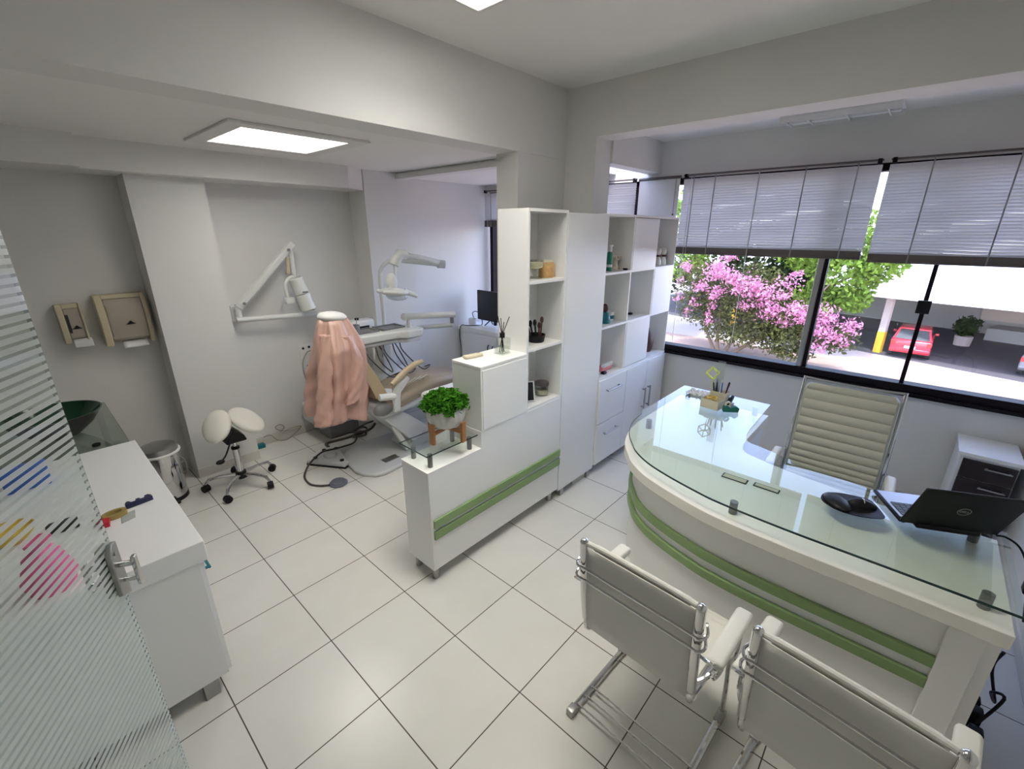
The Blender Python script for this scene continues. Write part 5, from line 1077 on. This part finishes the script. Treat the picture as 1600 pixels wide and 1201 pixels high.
# cabinet, monitor and keyboard under the dental-room window
t = thing('base_cabinet', 'white base cabinet with grey worktop under the dental room window', 'cabinet', (4.0, 3.3, 0))
G().box(3.765, 4.285, 2.30, 4.325, 0.08, 0.80).obj('body', 'laminate', t, smooth=0)
G().box(3.745, 4.285, 2.28, 4.332, 0.801, 0.855).obj('worktop', 'laminate_edge', t, smooth=0, bevel=0.003)
for k in range(3):
    y0 = 3.645-k*0.66+0.0
    d = G().box(3.748, 3.764, y0-0.0, y0+0.655, 0.10, 0.775).obj('door', 'laminate', t, smooth=0, bevel=0.002)
    for hy in ((0.06, 0.14) if k == 1 else (0.10,)): pass
for y in (3.775, 3.70):
    G().tube([(3.745, y, 0.60), (3.725, y, 0.61), (3.725, y, 0.67), (3.745, y, 0.68)], 0.006, 8).obj('handle', 'black_metal', t)
feet(t, [(3.80, 4.25), (3.80, 2.4), (4.24, 4.25), (4.24, 2.4)], 0.08)
t = thing('monitor', 'black flat monitor on the cabinet under the dental room window', 'monitor', (3.97, 3.9, 0.856))
mm2 = Matrix.Translation((3.955, 3.90, 0)) @ Matrix.Rotation(math.radians(-3), 4, 'Z')
G().rbox(-0.014, 0.02, -0.29, 0.285, 0.925, 1.295, 0.004, mx=mm2).obj('housing', 'black_plastic', t)
G().box(-0.0155, -0.0145, -0.28, 0.275, 0.937, 1.285, mm2).obj('screen', 'screen', t, smooth=0)
G().rbox(0.02, 0.05, -0.02, 0.02, 0.87, 1.10, 0.006, mx=mm2).obj('stand', 'black_plastic', t)
for s in (-1, 1): G().tube([mm2 @ Vector((0.03, s*0.10-0.02, 0.93)), mm2 @ Vector((-0.04, s*0.14-0.02, 0.863))], 0.007, 8).tube([mm2 @ Vector((0.03, s*0.10-0.02, 0.93)), mm2 @ Vector((0.10, s*0.14-0.02, 0.863))], 0.007, 8).obj('foot', 'black_plastic', t)
tag(G().tube([(3.90, 4.20, 0.95), (3.92, 4.24, 1.0), (3.95, 4.20, 1.02), (3.97, 4.14, 0.97), (3.95, 4.1, 0.862), (3.86, 4.13, 0.861), (3.78, 4.20, 0.861), (3.735, 4.26, 0.86), (3.725, 4.28, 0.74), (3.725, 4.26, 0.56), (3.725, 4.27, 0.36)], 0.005, 7, n=6).obj('black_cable', 'black_plastic'), 'black cable running from the monitor down the cabinet front', 'cable')
t = thing('power_adapter', 'white power adapter with plug beside the monitor', 'adapter', (3.9, 4.22, 0.856)); G().rbox(3.87, 3.93, 4.18, 4.27, 0.856, 0.94, 0.01).obj('body', 'white_plastic', t)
#@@OUT
# ------------------------------------------------------------------ outside the window
ZO = -4.20
st(tag(G().box(4.6, 90, -70, 90, ZO-0.2, ZO).obj('ground', 'concrete', smooth=0), 'pale sunlit concrete forecourt outside the window', 'ground'))
st(tag(G().prism([(8, -60), (25.6, -12), (27.0, -2), (27.6, 2), (27.9, 12), (28.5, 60), (8, 60)], ZO+0.001, ZO+0.02).obj('ground.001', 'salmon_paving', smooth=0), 'salmon coloured paving outside the window', 'ground'))
CA = math.radians(-17.2)
t = thing('carport', 'open carport with bright white roof, posts and a rear wall', 'carport', (30.2, 0.8, ZO), CA)
RC = wm(t)
def CW(g): bmesh.ops.transform(g.bm, matrix=RC, verts=g.bm.verts[:]); return g
CW(G().prismY([(-0.2, 3.28), (16, 4.55), (16, 4.35), (-0.2, 3.10)], -45, 22)).obj('roof', 'roof_white', t, smooth=0)
CW(G().box(-0.35, -0.2, -45, 22, 3.0, 3.32)).obj('fascia', 'roof_white', t, smooth=0)
CW(G().box(12, 12.3, -45, 22, 0, 4.2)).obj('rear_wall', 'yard_wall', t, smooth=0)
CW(G().box(11.9, 11.99, -3.6, -0.5, 0.9, 3.6)).obj('pale_panel', 'post_white', t, smooth=0)
CW(G().box(0.0, 16, -45, 22, 0.002, 0.03)).obj('slab', 'asphalt', t, smooth=0)
CW(G().box(9.5, 11.5, -14, -1.5, 0.03, 0.75)).obj('low_wall', 'yard_wall', t, smooth=0)
for y in (0.42, -7.5, 9.0):
    pq = CW(G().box(0.35, 0.65, y-0.15, y+0.15, 0.03, 3.14)).obj('post', 'post_white', t, smooth=0)
    CW(G().box(0.34, 0.66, y-0.16, y+0.16, 0.03, 1.15)).obj('painted_base', 'road_yellow', pq, smooth=0, label='yellow painted post base')
def car(label, loc, rz, paint):
    t = thing('car', label, 'car', loc, rz); R_ = wm(t)
    def K(g): bmesh.ops.transform(g.bm, matrix=R_, verts=g.bm.verts[:]); return g
    K(G().prismY([(0.0, 0.38), (-0.05, 0.55), (0.0, 0.92), (0.10, 0.98), (2.5, 0.98), (3.5, 0.86), (3.62, 0.6), (3.6, 0.3), (0.05, 0.28)], -0.80, 0.80)).obj('body', paint, t, bevel=0.07, bseg=3)
    lo = [(0.10, -0.74, 0.97), (2.75, -0.74, 0.97), (2.75, 0.74, 0.97), (0.10, 0.74, 0.97)]; hi = [(0.50, -0.58, 1.45), (1.95, -0.58, 1.45), (1.95, 0.58, 1.45), (0.50, 0.58, 1.45)]
    K(G().loft([lo, hi])).obj('cabin', 'car_glass', t, bevel=0.04)
    K(G().rbox(0.45, 2.0, -0.61, 0.61, 1.44, 1.50, 0.025)).obj('roof', paint, t)
    for s in (-1, 1):
        K(G().tube([(0.10, s*0.73, 0.97), (0.50, s*0.585, 1.46)], 0.05, 6)).obj('pillar', paint, t)
        K(G().box(-0.045, 0.05, s*0.70-0.10, s*0.70+0.08, 0.70, 0.90)).obj('tail_light', 'lamp_red', t, bevel=0.01)
        for x in (0.65, 2.85): K(G().cyl((x, s*0.83, 0.29), (x, s*0.66, 0.29), 0.29, seg=24)).obj('wheel', 'tyre', t)
        K(G().rbox(2.2, 2.35, s*0.86-0.08, s*0.86+0.08, 0.98, 1.1, 0.03)).obj('mirror', paint, t)
    K(G().box(-0.075, 0.02, -0.78, 0.78, 0.40, 0.54)).obj('bumper', paint, t, bevel=0.03)
    K(G().box(-0.085, -0.055, -0.22, 0.22, 0.56, 0.68)).obj('licence_plate', 'plate_white', t)
    return t
car('red hatchback parked under the carport, seen from behind', (30.0, -0.20, ZO+0.03), math.radians(-2), 'car_red')
car('grey car parked under the carport at the edge of the window', (29.4, -4.75, ZO+0.03), math.radians(-14), 'car_grey')
def blob(c, r, n, sz, shell=0.55, flat=0.2):
    out = []
    for _ in range(n):
        v = Vector((random.gauss(0,1), random.gauss(0,1), random.gauss(0,1))).normalized()*(shell+(1-shell)*random.random()); out.append((c[0]+r[0]*v.x, c[1]+r[1]*v.y, c[2]+r[2]*v.z))
    return out
# pink crape myrtle
t = thing('crape_myrtle', 'pink flowering tree outside the first window pane', 'tree', (25, 7.2, ZO+0.02))
def limb(g, pts, r): g.tube(pts, r, 7, n=4) if not isinstance(r, (list, tuple)) else g.tube(pts, r, 7)
g = G()
for dx, dy in ((0.1, 1.2), (-0.2, 0.3), (0.2, -0.9), (0, -2.4)): g.tube([(25+dx*.3, 7.4+dy*.25, ZO+0.02), (25+dx*.7, 7.4+dy*.7, ZO+1.0), (25+dx, 7.2+dy*1.3, ZO+2.4), (25+dx*1.5, 7.2+dy*1.7, ZO+4.0)], [0.10, 0.08, 0.06, 0.03], 8)
g.tube([(25.4, 9.0, -0.6), (25.3, 8.2, 0.3), (25.3, 7.2, 1.0)], [0.12, 0.10, 0.06], 8); g.obj('trunk', 'bark', t)
pl, pf = [], []
rc = random.Random(11)
for c, r, n in (((25, 7.6, -1.7), (1.3, 2.0, 1.6), 2200), ((25, 6.2, -0.8), (1.3, 1.7, 1.4), 1800), ((24.8, 5.0, -1.9), (1.2, 1.6, 1.3), 1800), ((24.8, 8.9, -1.0), (1.2, 1.3, 1.9), 1400), ((24.6, 4.0, -2.7), (1.0, 1.5, 0.9), 1200), ((24.6, 2.5, -2.6), (0.8, 1.1, 0.7), 700), ((25, 6.3, -3.0), (1.2, 2.4, 0.75), 1700), ((24.6, 4.2, -3.5), (0.8, 1.2, 0.45), 500)): pl += blob(c, r, n, 0, 0.3)
for k in range(46):
    u = rc.random(); c = (23.9+rc.uniform(-.4, .3), 7.6-5.6*u+rc.gauss(0, .35), 0.35-2.9*u**0.9+rc.gauss(0, .38)); q = rc.uniform(.28, .72)
    pf += blob(c, (q*.9, q*1.2, q*.8), int(165*q), 0, 0.15)
for k in range(16):
    c = (23.9+rc.uniform(-.3, .3), rc.uniform(7.4, 9.8), rc.uniform(-2.4, 0.4)); q = rc.uniform(.2, .45); pf += blob(c, (q, q, q), int(130*q), 0, 0.15)
G().leaves(pl, 0.105).obj('foliage', 'crape_leaf', t, recalc=False); G().leaves(pf, 0.088).obj('flowers', 'crape_flower', t, recalc=False)
def tree(label, base, top, blobs, size, m, trunk=0.2):
    t = thing('leafy_tree', label, 'tree', base)
    g = G().tube([base, ((base[0]+top[0])/2, (base[1]+top[1])/2, (base[2]+top[2])/2), top], [trunk, trunk*.8, trunk*.4], 8)
    for c, r, n in blobs[:4]: g.tube([((base[0]+top[0])/2, (base[1]+top[1])/2, (base[2]+top[2])/2), c], [trunk*.5, trunk*.15], 6)
    g.obj('trunk', 'bark', t); p = []
    for c, r, n in blobs: p += blob(c, r, n, 0, 0.5)
    G().leaves(p, size).obj('foliage', m, t, recalc=False)
tree('bright green tree hanging over the carport roof', (28.6, 4.6, ZO), (28.2, 4.2, 1.6), [((27.6, 3.0, -0.1), (1.2, 1.6, 1.3), 1300), ((27.4, 1.8, 0.6), (1.0, 1.2, 0.9), 700), ((27.6, 3.9, -1.3), (1.0, 1.2, 0.9), 700), ((27.6, 2.5, -1.2), (0.8, 0.9, 0.6), 420), ((28, 4.6, 1.4), (1.5, 2.0, 1.5), 1500), ((27.6, 2.0, 2.0), (1.3, 1.6, 1.0), 900)], 0.16, 'tree_leaf')
tree('dark green tree behind the pink blossom', (29.5, 7.5, ZO), (29.5, 7.5, 2.0), [((29.5, 7.0, 0.6), (1.6, 2.4, 2.2), 1700), ((29, 9.5, 0.8), (1.6, 1.8, 2.6), 1300), ((29.5, 5.6, -0.6), (1.3, 1.5, 1.8), 1100), ((29, 12, 0.8), (1.6, 2.0, 2.6), 1200)], 0.19, 'dark_leaf')
tree('yellow green tree outside the far left of the window bay', (26.5, 11.5, ZO), (26.5, 11.2, 1.6), [((26.3, 10.6, 0.6), (1.4, 1.5, 1.4), 1100), ((26.3, 12.8, 0.2), (1.5, 1.8, 1.8), 1200), ((26.3, 11.2, 2.6), (1.6, 2.0, 1.6), 1300)], 0.16, 'tree_leaf')
t = thing('potted_bush', 'dark bush in a pale pot under the carport', 'plant', (36.0, -2.4, ZO+0.03))
G().lathe((36.0, -2.4, ZO+0.03), [(0, 0), (0.35, 0), (0.4, 0.55), (0.36, 0.55), (0.33, 0.5), (0, 0.5)], 20).obj('pot', 'post_white', t)
G().leaves(blob((36.0, -2.4, ZO+1.15), (0.6, 0.6, 0.6), 500, 0, 0.4), 0.14).obj('foliage', 'dark_leaf', t, recalc=False)
